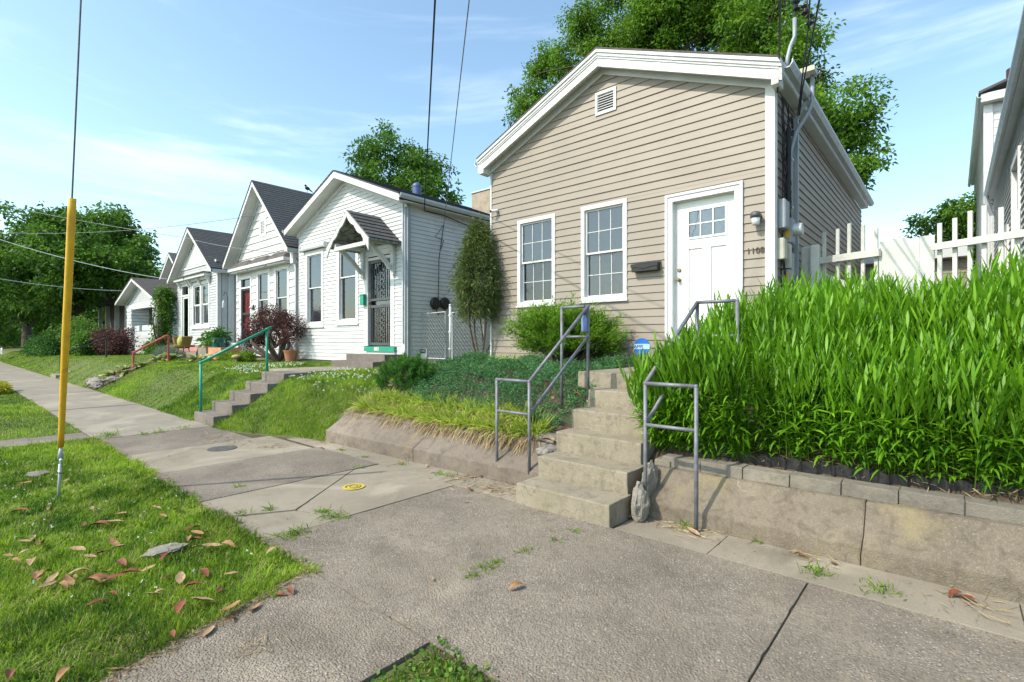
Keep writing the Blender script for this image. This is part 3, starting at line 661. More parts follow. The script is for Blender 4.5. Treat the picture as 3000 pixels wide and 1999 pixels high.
# ================================================================== BEIGE HOUSE
HA = thing('beige_house', 'beige vinyl sided one storey house with white corniced gable and white front door', 'house', (-4.52, 7.6, 1.1))
ax0, ax1, ay, ayb = -7.18, -1.855, 7.6, 16.4
PA = PF(ay)
W1 = (-6.46, -5.55, 2.235, 3.915); W2 = (-4.975, -4.075, 2.25, 3.925); DR = (-3.39, -2.255, 1.56, 3.82); VN = (-4.68, -4.275, 5.455, 5.85)
siding(HA, PA, ax0 + .02, ax1 - .08, 1.06, 5.03, .127, BEIGE, (W1, W2, DR, VN), (-4.52, 6.17), thick=.020, seam=.13)
siding(HA, PR(ax1), ay + .03, ayb, 1.06, 5.08, .127, BEIGE, thick=.020, seam=.4)
body(HA, ax0, ax1, ay, ayb, 1.0, 5.03, -4.52, 6.17, solid('house_core', (.4, .36, .3), .8))
MB().box(ax0 - .02, ax0 + .018, ay - .028, ay + .06, 1.0, 4.98).build('corner_board', WHITE, HA); 
MB().box(ax1 - .095, ax1 + .028, ay - .040, ay - .002, 1.0, 5.10).build('corner_board', WHITE, HA); MB().box(ax1 + .0, ax1 + .034, ay - .001, ay + .07, 1.0, 5.12).build('corner_board', WHITE, HA)
sl = .421; za_ = 6.50
gable_roof(HA, -4.52, -7.36, -1.70, za_, sl, 7.33, ayb + .2, SHING2, WHITE, .03, 0, .22, wall_y=7.6, steps=((-.31, -.135, 7.375, 7.42), (-.133, -.085, 7.355, 7.42), (-.083, -.032, 7.335, 7.42)))
MB().raked(lambda u, z, d: (u, d, z), -4.52, za_, -1.74, za_ - sl * 2.78, -.17, -.155, 7.36, 7.374).build('rake_board', WHITE, HA)
MB().raked(lambda u, z, d: (u, d, z), -4.52, za_, -7.30, za_ - sl * 2.78, -.17, -.155, 7.36, 7.374).build('rake_board', WHITE, HA)
MB().box(-1.83, -1.735, 7.37, 7.62, 4.97, 5.27).build('cornice_return', WHITE_OLD, HA, bevel=.01); MB().box(-7.33, -7.2, 7.37, 7.62, 4.97, 5.25).build('cornice_return', WHITE, HA, bevel=.01)
MB().box(-1.85, -1.70, 7.55, ayb, 5.09, 5.11).build('side_soffit', TRIMG, HA); MB().box(-1.712, -1.69, 7.45, ayb, 5.10, 5.27).build('side_fascia', TRIMG, HA)
gutter(HA, -1.69, 5.175, 7.44, ayb + .2, 1, GALV); gutter(HA, -7.38, 5.16, 7.40, ayb + .2, -1, WHITE)
ds = MB().mbox(PR(ax1), 8.62, 8.70, 1.1, 4.95, .03, .09).build('downspout', CONDUIT, HA)
MB().tube([(ax1 + .06, 8.66, 4.95), (-1.66, 8.66, 5.18)], .04, 8).build('downspout_elbow', CONDUIT, HA)
# front windows with six-over-six panes
wa = window(HA, PA, *W1, cas=.07, nu=3, nz_=2, back=BLIND_D, back_top=BLIND_D, glass2=GLASS2)
wb = window(HA, PA, *W2, cas=.07, nu=3, nz_=2, back=BLIND, back_top=BLIND_D, glass2=GLASS2)
# door
cas = .105
dc = MB(); dc.mbox(PA, DR[0], DR[0] + cas, DR[2], DR[3], -.03, .035); dc.mbox(PA, DR[1] - cas, DR[1], DR[2], DR[3], -.03, .035); dc.mbox(PA, DR[0] + cas, DR[1] - cas, DR[3] - cas, DR[3], -.03, .035)
dc.mbox(PA, DR[0] - .012, DR[0] + .03, DR[2], DR[3] + .012, -.02, .05); dc.mbox(PA, DR[1] - .03, DR[1] + .012, DR[2], DR[3] + .012, -.02, .05); dc.mbox(PA, DR[0] + .03, DR[1] - .03, DR[3] - .03, DR[3] + .0115, -.02, .0497)
dco = dc.build('door_casing', WHITE, HA)
a, b, c_, e = DR[0] + cas, DR[1] - cas, 1.66, DR[3] - cas
MB().mbox(PA, a - .005, a + .012, c_, e, -.12, -.0302).mbox(PA, b - .012, b + .005, c_, e, -.12, -.0302).mbox(PA, a + .012, b - .012, e - .012, e + .005, -.12, -.0302).build('door_jamb', WHITE, HA)
DOORM = pm('door_paint', (.74, .75, .72), (.69, .70, .68), 2, .45, .08, 200)
dd = MB(); lu0, lu1, lz0, lz1 = -3.07, -2.51, 3.135, 3.55; f = -.075; bk = -.115
dd.mbox(PA, a + .0125, lu0, c_ + .02, e - .014, bk, f); dd.mbox(PA, lu1, b - .0125, c_ + .02, e - .014, bk, f); dd.mbox(PA, lu0, lu1, lz1, e - .014, bk, f); dd.mbox(PA, lu0, lu1, 2.97, lz0, bk, f)
dd.mbox(PA, lu0, lu1, c_ + .02, 1.90, bk, f); dd.mbox(PA, -2.86, -2.73, 1.90, 2.97, bk, f)
dd.mbox(PA, lu0, -2.86, 1.90, 2.97, bk, f - .02); dd.mbox(PA, -2.73, lu1, 1.90, 2.97, bk, f - .02)
dob = dd.build('door', DOORM, HA)
lt = frame4(MB(), PA, lu0 - .02, lu1 + .02, lz0 - .02, lz1 + .02, .03, f, f + .014)
for i in (1, 2): lt.mbox(PA, lu0 + (lu1 - lu0) * i / 3 - .009, lu0 + (lu1 - lu0) * i / 3 + .009, lz0, lz1, f, f + .010)
lt.mbox(PA, lu0, lu1, (lz0 + lz1) / 2 - .009, (lz0 + lz1) / 2 + .009, f, f + .0095); lt.build('window_grille', DOORM, dob)
for i in range(3):
    for j in range(2):
        MB().mbox(PA, lu0 + (lu1 - lu0) * i / 3, lu0 + (lu1 - lu0) * (i + 1) / 3, lz0 + (lz1 - lz0) * j / 2, lz0 + (lz1 - lz0) * (j + 1) / 2, f - .008, f - .004).build('pane', GLASS, dob)
MB().mbox(PA, lu0, lu1, lz0, lz1, bk - .004, bk + .012).build('crumpled_lining', pm('foil_lining', (.42, .44, .43), (.05, .06, .055), 6, .5, .9, 7), dob)
MB().mbox(PA, a, b, 1.56, 1.66, -.12, .06).build('threshold', pm('aluminium', (.5, .5, .48), None, 8, .4, metal=.5), HA)
BRASS = pm('aged_brass', (.30, .23, .13), (.22, .17, .1), 20, .4, metal=.7)
MB().lathe((-3.215, ay - f, 2.655), [(.031, 0), (.031, -.012), (.02, -.02)], 14, axis='y').build('deadbolt', BRASS, dob); MB().lathe((-3.215, ay - f, 2.505), [(.033, 0), (.033, -.008), (.014, -.012), (.014, -.035), (.028, -.045), (.03, -.062), (.018, -.075)], 14, axis='y').build('door_knob', BRASS, dob)
# gable vent
vm = frame4(MB(), PA, *VN[:2], *VN[2:], .045, -.03, .035); vo_ = vm.build('gable_vent', WHITE, HA)
for i in range(7):
    z0 = VN[2] + .05 + i * .0425; MB().add([PA(VN[0] + .045, z0, .028), PA(VN[1] - .045, z0, .028), PA(VN[1] - .045, z0 + .035, -.012), PA(VN[0] + .045, z0 + .035, -.012), PA(VN[0] + .045, z0 - .006, .024), PA(VN[1] - .045, z0 - .006, .024)], [(0, 1, 2, 3), (0, 4, 5, 1)]).build('slat', WHITE, vo_, fix=False)
MB().mbox(PA, VN[0] + .03, VN[1] - .03, VN[2] + .03, VN[3] - .03, -.10, -.09).build('vent_screen', DARK, vo_)
# mailbox, porch light, numbers, camera
mbx = thing('wall_mailbox', 'small black metal mailbox on the beige wall beside the door', 'mailbox', (-3.72, 7.55, 2.67))
MB().prism([(7.575, 2.67), (7.465, 2.67), (7.465, 2.775), (7.575, 2.80)], lambda p: (-3.935, p[0], p[1]), lambda p: (-3.49, p[0], p[1])).build('box', BLACKM, mbx, bevel=.006)
fl = [(-3.945, .0), (-3.48, .0), (-3.48, -.075), (-3.62, -.085), (-3.67, -.11), (-3.755, -.11), (-3.805, -.085), (-3.945, -.075)]
MB().prism(fl, lambda p: (p[0], 7.575 + p[1] * 1.12, 2.83 + p[1] * .35 - .004), lambda p: (p[0], 7.575 + p[1] * 1.12, 2.83 + p[1] * .35 + .004)).build('lid', BLACKM, mbx)
MB().prism([(-3.945, 2.79), (-3.48, 2.79), (-3.48, 2.74), (-3.6, 2.735), (-3.66, 2.715), (-3.765, 2.715), (-3.825, 2.735), (-3.945, 2.74)], lambda p: (p[0], 7.455, p[1]), lambda p: (p[0], 7.463, p[1])).build('flap', BLACKM, mbx)
pl_ = thing('porch_light', 'jar shaped porch light on the beige wall beside the door', 'lamp', (-2.05, 7.55, 3.2))
MB().lathe((-2.05, 7.575, 3.29), [(.055, 0), (.055, -.02), (.03, -.03)], 16, axis='y').build('base', BLACKM, pl_, smooth=False)
MB().tube([(-2.05, 7.56, 3.30), (-2.05, 7.52, 3.325), (-2.05, 7.49, 3.31)], .022, 8).build('arm', BLACKM, pl_)
MB().lathe((-2.05, 7.48, 3.255), [(.068, 0), (.07, .04), (.06, .075), (.03, .088)], 18).build('cap', pm('dark_zinc', (.12, .12, .13), (.08, .08, .085), 14, .5, metal=.4), pl_, smooth=True)
MB().lathe((-2.05, 7.48, 3.15), [(.035, 0), (.047, .012), (.06, .106)], 18).build('glass_jar', pm('ribbed_glass', (.55, .57, .56), (.45, .47, .46), 20, .15, .3, 60, spec=.8), pl_, smooth=True)
nb = thing('house_number', 'bronze house number on the beige wall beside the door', 'numbers', (-2.06, 7.57, 2.77))
for i, ch in enumerate('1108'): text(ch, .115, (-2.170 + i * .060, 7.572, 2.815), pm('bronze', (.10, .085, .06), (.07, .06, .045), 30, .5, metal=.4), nb, 'numeral', ext=.004)
sc_ = thing('security_camera', 'white bullet security camera at the left corner of the beige house', 'camera', (-7.0, 7.55, 4.2))
MB().lathe((-7.0, 7.575, 4.2), [(.035, 0), (.035, -.02), (.015, -.03), (.015, -.05)], 12, axis='y').build('mount', WHITE, sc_)
MB().tube([(-6.97, 7.53, 4.2), (-7.06, 7.47, 4.19)], .03, 12).build('body', WHITE, sc_); MB().tube([(-7.06, 7.47, 4.19), (-7.09, 7.45, 4.185)], .026, 12).build('lens', BLACKM, sc_)
# yard sign of a security firm
sg = thing('yard_sign', 'round blue lawn sign lettered AMP against the beige wall', 'sign', (-3.62, 7.25, 1.1))
BLUE = solid('sign_blue', (.015, .13, .50), .4)
MB().lathe((-3.62, 7.22, 1.46), [(.135, 0), (.135, -.012)], 28, axis='y').build('disc', BLUE, sg)
MB().box(-3.752, -3.488, 7.2035, 7.2078, 1.425, 1.505).build('band', solid('sign_pale_blue', (.35, .55, .75), .4), sg)
text('AMP', .075, (-3.675, 7.2015, 1.463), solid('sign_navy', (.02, .06, .22), .4), sg); MB().tube([(-3.62, 7.225, 1.0), (-3.62, 7.225, 1.33)], .006, 6).build('stake', GALV, sg)
# ---- services on the shaded side wall
X = ax1 + .025
def wallbox(name, label, u0, u1, z0, z1, d, mat, cat='box', extra=None):
    t = thing(name, label, cat, (X, (u0 + u1) / 2, z0)); MB().mbox(PR(X), u0, u1, z0, z1, 0, d).build('case', mat, t, bevel=.008)
    MB().mbox(PR(X), u0 + .012, u1 - .012, z0 + .012, z1 - .012, d, d + .008).build('cover', mat, t, bevel=.003); return t
wallbox('junction_box', 'grey utility box highest on the side wall of the beige house', 7.72, 7.96, 3.12, 3.52, .09, CONDUIT)
wallbox('phone_box', 'beige telephone box on the side wall below the grey utility box', 7.66, 7.84, 2.68, 2.97, .09, pm('beige_plastic', (.48, .46, .39), None, 5, .5))
wallbox('cable_box', 'narrow beige cable box beside the telephone box', 7.93, 8.06, 2.58, 2.93, .10, MATS['beige_plastic'])
t = wallbox('disconnect_box', 'grey disconnect box with a yellow warning label low on the side wall', 7.93, 8.08, 2.33, 2.56, .10, CONDUIT); MB().mbox(PR(X), 7.926, 7.93, 2.36, 2.52, .03, .09).build('warning_label', solid('label_yellow', (.7, .42, .03), .5), t)
em = wallbox('electric_meter', 'grey electric meter with a round dial housing on the side wall', 8.0, 8.22, 2.95, 3.30, .11, CONDUIT, 'meter')
MB().mbox(PR(X), 7.995, 8.0, 3.02, 3.24, .03, .09).build('warning_label', MATS['label_yellow'], em)
MB().lathe((X + .118, 8.11, 3.14), [(.09, 0), (.09, .10), (.08, .115)], 20, axis='x').build('dial_housing', GALV, em, smooth=False)
MB().mbox(PR(X), 8.09, 8.24, 2.50, 2.82, .0, .10).build('lower_case', CONDUIT, em, bevel=.006)
cd = thing('conduit', 'grey service conduit rising from the meter past the eave', 'conduit', (X, 8.25, 2.9))
MB().tube([(X + .04, 8.30, 2.95), (X + .04, 8.30, 4.35), (X + .09, 8.36, 4.62), (X + .22, 8.55, 4.95), (X + .26, 8.60, 5.10), (X + .26, 8.60, 5.52)], .028, 10).build('pipe', CONDUIT, cd, smooth=True)
MB().mbox(PR(X), 8.42, 8.64, 5.50, 5.57, .10, .32).build('weatherhead', pm('weatherhead', (.55, .55, .5), (.5, .45, .25), 9, .6), cd)
for z in (3.5, 4.2): MB().mbox(PR(X), 8.25, 8.35, z, z + .03, 0, .07).build('strap', GALV, cd)
bp_ = thing('service_mast', 'black taped service cable and mast clamped to the side wall', 'cable', (X, 8.12, 3.3))
MB().tube([(X + .04, 8.12, 3.28), (X + .04, 8.13, 3.9), (X + .05, 8.12, 4.62)], [.03, .036, .034], 8).build('black_sleeve', WIRE, bp_)
MB().tube([(-1.70, 7.62, 5.2), (-1.68, 7.60, 5.38), (-1.66, 7.66, 5.55), (-1.62, 7.72, 5.70), (-1.62, 7.72, 5.95)], .026, 10).build('mast', CONDUIT, bp_, smooth=True)
for (dx, z) in ((0.0, 6.12), (.10, 6.02), (.16, 5.86)): MB().lathe((-1.60 + dx, 7.74, z), [(.02, -.07), (.05, -.05), (.02, -.015), (.02, .015), (.05, .05), (.02, .07)], 10).build('insulator', BLACKM, bp_)
MB().tube([(-1.62, 7.73, 5.9), (-1.62, 7.74, 6.28)], .012, 6).build('bracket', BLACKM, bp_); MB().tube([(-1.62, 7.74, 6.06), (-1.46, 7.74, 6.0)], .012, 6).build('bracket', BLACKM, bp_)
for i in range(9):
    rr = random.Random(i); y = 7.72 + rr.random() * .45; pts = [(X + .03 + .03 * rr.random(), y + .08 * math.sin(q * 2.3 + i) + q * .02, 4.95 - q * (.16 + .05 * rr.random())) for q in range(9)]
    MB().tube(pts, .005 + .003 * (i % 2), 5).build('loose_wire', WIRE, bp_)
for i in range(4): MB().tube([(X + .05, 8.16 + .02 * math.cos(q), 4.72 + .11 * math.sin(q)) if 0 else (X + .05 + .02 * math.sin(q + i), 8.2 + .08 * math.cos(q) + .02 * i, 4.68 + .13 * math.sin(q)) for q in np.linspace(0, 6, 12)], .007, 5).build('wire_coil', WIRE, bp_)
for i, y in enumerate((7.74, 7.80, 7.86, 7.99)): MB().tube([(X + .05, y, 2.7), (X + .07, y + .03, 2.5 - .05 * i), (X + .05, y + .06, 2.3 - .1 * i), (X + .03, y + .03, 1.8)], .006, 5).build('loose_wire', WIRE, bp_)
MB().tube([(X + .03, 7.86, 3.52), (X + .03, 7.85, 4.3), (X + .05, 7.75, 4.95)], .008, 5).build('loose_wire', WIRE, bp_)
# rear addition glimpsed past the fence
RE = thing('rear_extension', 'low beige rear wing with a white eave seen past the fence', 'extension', (-1.0, 16.6, 1.2))
siding(RE, PF(16.6), -1.85, .3, 1.2, 3.55, .127, BEIGE, individual=False, name='siding'); MB().box(-1.84, .3, 16.65, 20, 1.2, 3.6).build('wall', BEIGE, RE); MB().box(-1.9, .35, 16.3, 20, 3.60, 3.95).build('eave', TRIMG, RE)
window(RE, PF(16.57), -1.25, -.5, 1.9, 2.9, proud=.04, back=BLIND_D, sill=False, d=.0, back_d=-.02)

# ================================================================== WHITE HOUSE WITH THE HOODED DOOR
HB = thing('white_cottage', 'white clapboard cottage with a low gable and a hooded barred door', 'house', (-12.8, 7.6, .95))
bx0, bx1, by, byb = -15.5, -10.1, 7.6, 19.0; PB = PF(by)
B1 = (-15.08, -13.98, 1.98, 4.28); B2 = (-13.24, -12.13, 2.02, 4.30); BD = (-11.84, -10.5, 1.30, 3.90)
siding(HB, PB, bx0 + .03, bx1 - .10, 1.0, 4.93, .104, WSIDE, (B1, B2, BD), (-12.8, 5.93), thick=.022, seam=.27)
siding(HB, PR(bx1), by + .10, 12.6, 1.02, 4.98, .104, WSIDE, thick=.022)
siding(HB, PR(bx1), 12.6, byb, 1.02, 4.98, .104, WSIDE, thick=.018, individual=False, name='siding_rear')
body(HB, bx0, bx1, by, byb, .8, 4.93, -12.8, 5.93, solid('white_core', (.6, .6, .6), .8))
MB().box(bx0 + .02, bx1 - .02, by + .03, by + .2, .70, .999).build('foundation', STEPC, HB)
MB().box(bx0 - .012, bx0 + .028, by - .022, by + .05, .98, 4.9).build('corner_board', WHITE, HB)
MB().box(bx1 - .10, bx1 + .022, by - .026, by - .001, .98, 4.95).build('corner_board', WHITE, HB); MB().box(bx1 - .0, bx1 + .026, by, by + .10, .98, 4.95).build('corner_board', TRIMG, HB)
gable_roof(HB, -12.8, -15.78, -9.85, 6.24, .397, 7.22, byb + .2, SHING, WHITE, .035, .15, .17, wall_y=7.6)
MB().box(-10.09, -9.86, 7.40, byb, 4.90, 4.92).build('side_soffit', WHITE, HB)
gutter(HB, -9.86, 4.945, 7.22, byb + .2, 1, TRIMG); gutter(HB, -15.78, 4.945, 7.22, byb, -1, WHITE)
dsp = MB().mbox(PR(bx1), 7.625, 7.705, 1.15, 4.93, .028, .085).build('downspout', CONDUIT, HB)
MB().mbox(PF(by), bx1 - .055, bx1 - .004, 1.5, 4.93, .027, .06).build('cable_cover', GALV, HB)
for (U, cm, ct) in ((B1, BLIND_P, BLIND_P), (B2, pm('red_curtain', (.20, .05, .05), (.05, .035, .04), 7, .8, stretch=(6, 6, .3)), BLIND_D)):
    window(HB, PB, *U, cas=.125, fm=WHITE, back=cm, back_top=ct, proud=.03, glass2=GLASS2 if U is B1 else GLASS, meet=U[2] + (1.18 if U is B1 else 1.32))
hd = thing('window_awning_rail', 'grey rolled awning case above the window of the white cottage', 'awning', (-14.5, 7.5, 4.33))
MB().prism([(7.58, 4.33), (7.47, 4.31), (7.45, 4.36), (7.50, 4.43), (7.58, 4.43)], lambda p: (-15.2, p[0], p[1]), lambda p: (-13.75, p[0], p[1])).build('case', TRIMG, hd)
for xx in (-15.22, -13.75): MB().box(xx, xx + .02, 7.44, 7.58, 4.29, 4.45).build('end_cap', WHITE, hd)
# door: casing, storm door with bars
MB().mbox(PB, BD[0], BD[0] + .17, 1.42, BD[3], -.03, .03).mbox(PB, BD[1] - .16, BD[1], 1.42, BD[3], -.03, .03).mbox(PB, BD[0] + .17, BD[1] - .16, BD[3] - .14, BD[3], -.03, .03).mbox(PB, BD[0] + .17, BD[1] - .16, 3.66, 3.73, -.03, .025).build('door_casing', WHITE, HB)
du0, du1, dz0, dz1 = -11.66, -10.665, 1.44, 3.655
MB().mbox(PB, du0, du1, 3.73, 3.77, -.03, .01).mbox(PB, du0, du1, 3.66, 3.78, -.115, -.105).build('transom', DARK, HB)
DGREY = pm('storm_door_grey', (.10, .105, .115), (.07, .075, .08), 8, .45, metal=.2)
bd_ = frame4(MB(), PB, du0, du1, dz0, dz1, .07, -.05, -.012); bd_.mbox(PB, du0 + .07, du1 - .07, 2.42, 2.49, -.05, -.013); bd_.mbox(PB, du0 + .07, du1 - .07, 2.60, 2.66, -.05, -.013)
bdo = bd_.build('barred_door', DGREY, HB)
for i in range(9):
    u = du0 + .12 + i * (du1 - du0 - .24) / 8
    if i == 4: continue
    MB().mbox(PB, u - .009, u + .009, dz0 + .07, 2.42, -.04, -.022).build('bar', DGREY, bdo); MB().mbox(PB, u - .009, u + .009, 2.66, dz1 - .07, -.04, -.022).build('bar', DGREY, bdo)
for zc in (3.1, 1.95):
    for q in range(5):
        z0 = zc + (q - 2) * .15; m = MB()
        for s in (-1, 1): m.tube([((du0 + du1) / 2 + s * (.012 + .045 * math.sin(t)), by + .03, z0 + .06 * math.cos(t)) for t in np.linspace(0, 4.2, 9)], .008, 5)
        m.build('scroll', DGREY, bdo)
MB().mbox(PB, du0 + .07, du1 - .07, dz0 + .07, dz1 - .07, -.075, -.07).build('pane', GLASS, bdo); MB().mbox(PB, du0, du1, dz0, dz1, -.13, -.118).build('inner_door', pm('inner_dark', (.16, .17, .17), (.04, .045, .05), 2.5, .7), bdo)
MB().lathe((du0 + .04, by + .012, 2.56), [(.03, 0), (.03, -.02), (.02, -.045)], 12, axis='y').build('door_handle', BRASS, bdo); MB().lathe((du0 + .04, by + .012, 2.46), [(.03, 0), (.028, -.015)], 12, axis='y').build('lock', BRASS, bdo)
th_ = MB().mbox(PB, -11.75, -10.42, 1.28, 1.405, -.0, .09).build('green_threshold', GREENP, HB); MB().mbox(PB, -11.70, -10.45, 1.19, 1.278, .02, .05).build('riser', WHITE, HB)
MB().box(-11.27, -11.07, by - .0945, by - .0905, 1.305, 1.385).build('number_plate', WHITE, th_)
numerals('1110', .07, (-11.17, by - .096, 1.343), BLACKM, th_, .042)
sb = thing('door_steps', 'two brown concrete steps below the barred door of the white cottage', 'steps', (-11.1, 7.2, .95))
MB().box(-11.85, -10.15, 7.05, 7.56, .93, 1.22).build('step', STEPB, sb, bevel=.012, cuts=1, rough=.005); MB().box(-12.0, -10.15, 6.72, 7.12, .80, 1.06).build('step', STEPB, sb, bevel=.012, cuts=1, rough=.005)
mg = thing('wall_mailbox', 'small green metal mailbox beside the barred door', 'mailbox', (-11.78, 7.5, 2.5)); MB().box(-11.89, -11.72, 7.47, 7.569, 2.50, 2.76).build('box', GREENP, mg, bevel=.006); MB().box(-11.895, -11.715, 7.462, 7.57, 2.761, 2.79).build('lid', GREENP, mg, bevel=.004)
# gabled hood over the door
hb = thing('door_hood', 'gabled shingled hood with scalloped bargeboards over the barred door', 'hood', (-11.17, 7.1, 3.8))
hx, hz, hw, hy0 = -11.17, 4.75, .95, 6.66; hs = .83
for s in (-1, 1):
    for i in range(7):
        n = 6
        for j in range(n):
            t0, t1 = i / 7, (i + 1) / 7; y0 = hy0 + (7.58 - hy0) * j / n + (.0 if i % 2 else .07 * (j > 0)); y1 = hy0 + (7.58 - hy0) * (j + 1) / n + (.0 if i % 2 else .07 * (j < n - 1))
            A = (hx + s * hw * t0, hz - hw * hs * t0 + .004); B = (hx + s * (hw * t1 + .015), hz - hw * hs * t1 + .016)
            MB().hexa([(A[0], y0 + .003, A[1]), (B[0], y0 + .003, B[1]), (B[0], y1 - .003, B[1]), (A[0], y1 - .003, A[1]), (A[0], y0 + .003, A[1] + .008), (B[0], y0 + .003, B[1] + .010), (B[0], y1 - .003, B[1] + .010), (A[0], y1 - .003, A[1] + .008)]).build('shingle', SHING3, hb, fix=False)
    MB().raked(lambda u, z, d: (u, d, z), hx, hz, hx + s * hw, hz - hw * hs, -.045, -.001, hy0 + .01, 7.58).build('roof_deck', PEEL, hb)
    # scalloped bargeboard
    up = [(hx, hz - .02)] + [(hx + s * hw, hz - hw * hs - .02)]; lo = []
    for t in np.linspace(1.0, .0, 33):
        depth = .12 + .055 * abs(math.sin(t * math.pi * 3.0)) + (.16 * max(0, (t - .86) / .14)); lo.append((hx + s * hw * t, hz - hw * hs * t - .02 - depth))
    poly = up + lo
    MB().prism(poly, lambda p: (p[0], hy0 - .012, p[1]), lambda p: (p[0], hy0 + .018, p[1])).build('bargeboard', WHITE_OLD, hb)
    # curved side bracket
    xb = hx + s * .66; pts = [(7.56, 3.30), (7.42, 3.33), (7.30, 3.47), (7.12, 3.62), (6.98, 3.74), (6.80, 3.90)]
    bo = MB(); 
    for (p, q) in zip(pts[:-1], pts[1:]): bo.hexa([(xb - .04, p[0], p[1]), (xb + .04, p[0], p[1]), (xb + .04, q[0], q[1]), (xb - .04, q[0], q[1]), (xb - .04, p[0] + .02, p[1] + .13), (xb + .04, p[0] + .02, p[1] + .13), (xb + .04, q[0] + .02, q[1] + .11), (xb - .04, q[0] + .02, q[1] + .11)])
    bo.build('bracket', WHITE_OLD, hb); MB().box(xb - .06, xb + .06, 7.50, 7.575, 3.2, 3.95).build('bracket_post', WHITE_OLD, hb)
    MB().box(xb - .05, xb + .05, 6.72, 7.57, 3.93, 4.02).build('plate', WHITE_OLD, hb)
MB().box(hx - .72, hx + .72, 6.72, 6.80, 3.83, 3.925).build('tie_beam', WHITE_OLD, hb)
MB().prism([(hx - .8, 4.02), (hx + .8, 4.02), (hx, 4.68)], lambda p: (p[0], 7.50, p[1]), lambda p: (p[0], 7.57, p[1])).build('back_panel', PEEL, hb)
# roof vent, chimney
rv = thing('roof_vent', 'blue grey turbine vent pipe on the white cottage roof', 'vent', (-10.9, 10.2, 5.3)); c = gy(1221, 560, 9.2)
MB().lathe((c[0], 9.2, c[2] - .25), [(.13, 0), (.13, .33)], 16).build('pipe', solid('vent_blue', (.10, .13, .25), .5, .3), rv)
MB().ball((c[0], 9.2, c[2] + .12), (.135, .135, .12), 16, 8).build('cowl', MATS['vent_blue'], rv, smooth=True)
ch = thing('chimney', 'square tan stuccoed chimney behind the white cottage', 'chimney', (-9.4, 12.6, 5.0)); c0 = gy(1382, 620, 12.0); c1 = gy(1500, 620, 12.0); z1 = gy(1430, 556, 12.0)[2]
MB().box(c0[0], c0[0] + .85, 12.0, 12.7, 4.9, z1).build('stack', pm('stucco_tan', (.40, .33, .25), (.30, .24, .18), 5, .9, .6, 40, dirt=(.2, .15, .1), dirt_scale=3), ch, bevel=.02); MB().box(c0[0] - .03, c0[0] + .88, 11.97, 12.73, z1, z1 + .05).build('cap', GALV, ch)
# brown steps up the white cottage lawn, green rail
bs = thing('concrete_steps', 'five brown concrete steps cut into the grass bank of the white cottage', 'steps', (-10.6, 3.35, 0))
for k in range(5):
    y0 = 3.34 + .31 * k; MB().box(-11.12 + .02 * k, -10.08 + .02 * k, y0, y0 + (.36 if k < 4 else .62), .18 * k - (.06 if k == 0 else .03), .18 * (k + 1)).build('step', STEPB, bs, bevel=.014, cuts=2, rough=.007)
MB().prism([(3.46, -.05), (4.9, -.05), (4.9, .7), (4.6, .58), (3.46, -.02)], lambda p: (-11.05, p[0], p[1]), lambda p: (-10.08, p[0], p[1])).build('step_core', STEPB, bs)
lwk = tag(MB().box(-12.0, -10.3, 5.15, 6.9, .70, .905).build('path', CONC, bevel=.01), 'concrete path across the lawn of the white cottage', None, kind='structure')
gr = thing('handrail', 'bright green pipe handrail beside the brown steps', 'handrail', (-11.0, 3.5, .18))
p1 = (-11.02, 3.43); p2 = (-11.05, 4.70); zt1 = 1.13; zt2 = 1.80; GP = GREENP
MB().tube([(p1[0], p1[1], .12), (p1[0], p1[1], zt1)], .026, 10).build('post', GP, gr, smooth=True); MB().tube([(p2[0], p2[1], .8), (p2[0], p2[1], zt2 - .02)], .026, 10).build('post', GP, gr, smooth=True)
MB().tube([(p1[0], p1[1], zt1), (p2[0], p2[1] + .1, zt2 + .05)], .028, 10).build('sloping_rail', GP, gr, smooth=True); MB().ball((p1[0], p1[1], zt1), .034).build('joint', GP, gr, smooth=True); MB().ball((p2[0], p2[1], zt2), .034).build('joint', GP, gr, smooth=True)
# side wall fittings
for i, (px, lb) in enumerate(((1272, 'round black fitting on the white cottage side wall nearer the street'), (1300, 'round black fitting on the white cottage side wall farther from the street'))):
    c = gx(px, 890, -10.08); mt = thing('gas_meter', lb, 'meter', (c[0], c[1], c[2] - .15)); MB().lathe((-10.07, c[1], c[2]), [(.15, 0), (.16, .05), (.13, .09)], 16, axis='x').build('case', BLACKM, mt); MB().tube([(-10.02, c[1], c[2] - .12), (-9.99, c[1] + .06 * (1 - 2 * i), c[2] - .3), (-10.04, 8.68, c[2] - .22)], .014, 6).build('hose', WIRE, mt)

# ================================================================== STEEP GABLED HOUSE WITH THE RED DOOR
HC = thing('red_door_house', 'white house with steep dark gable roof and red barred door', 'house', (-18.85, 7.9, 1.0))
cx0, cx1, cy, cyb = -21.3, -16.37, 7.9, 20.0; PC = PF(cy)
CDr = (-20.98, -19.85, 1.50, 4.02); CWa = (-19.42, -18.28, 1.95, 4.15); CWb = (-17.95, -16.80, 1.95, 4.15); CV = (-19.12, -18.60, 5.34, 5.98)
siding(HC, PC, cx0 + .02, cx1 - .06, 1.0, 4.5, .262, WSIDE3, (CDr, CWa, CWb, CV), (-18.85, 6.95), thick=.030, module=.61, name='shingle_panel')
siding(HC, PR(cx1), cy + .1, cyb, 1.0, 4.5, .262, WSIDE3, thick=.014, individual=False, name='side_panels')
body(HC, cx0, cx1, cy, cyb, .7, 4.5, -18.85, 6.95, MATS['white_core'])
MB().box(cx1 - .06, cx1 + .02, cy - .02, cy + .10, .9, 4.45).build('corner_board', TRIMG, HC); MB().box(cx0 - .01, cx0 + .02, cy - .02, cy + .1, .9, 4.45).build('corner_board', WHITE, HC)
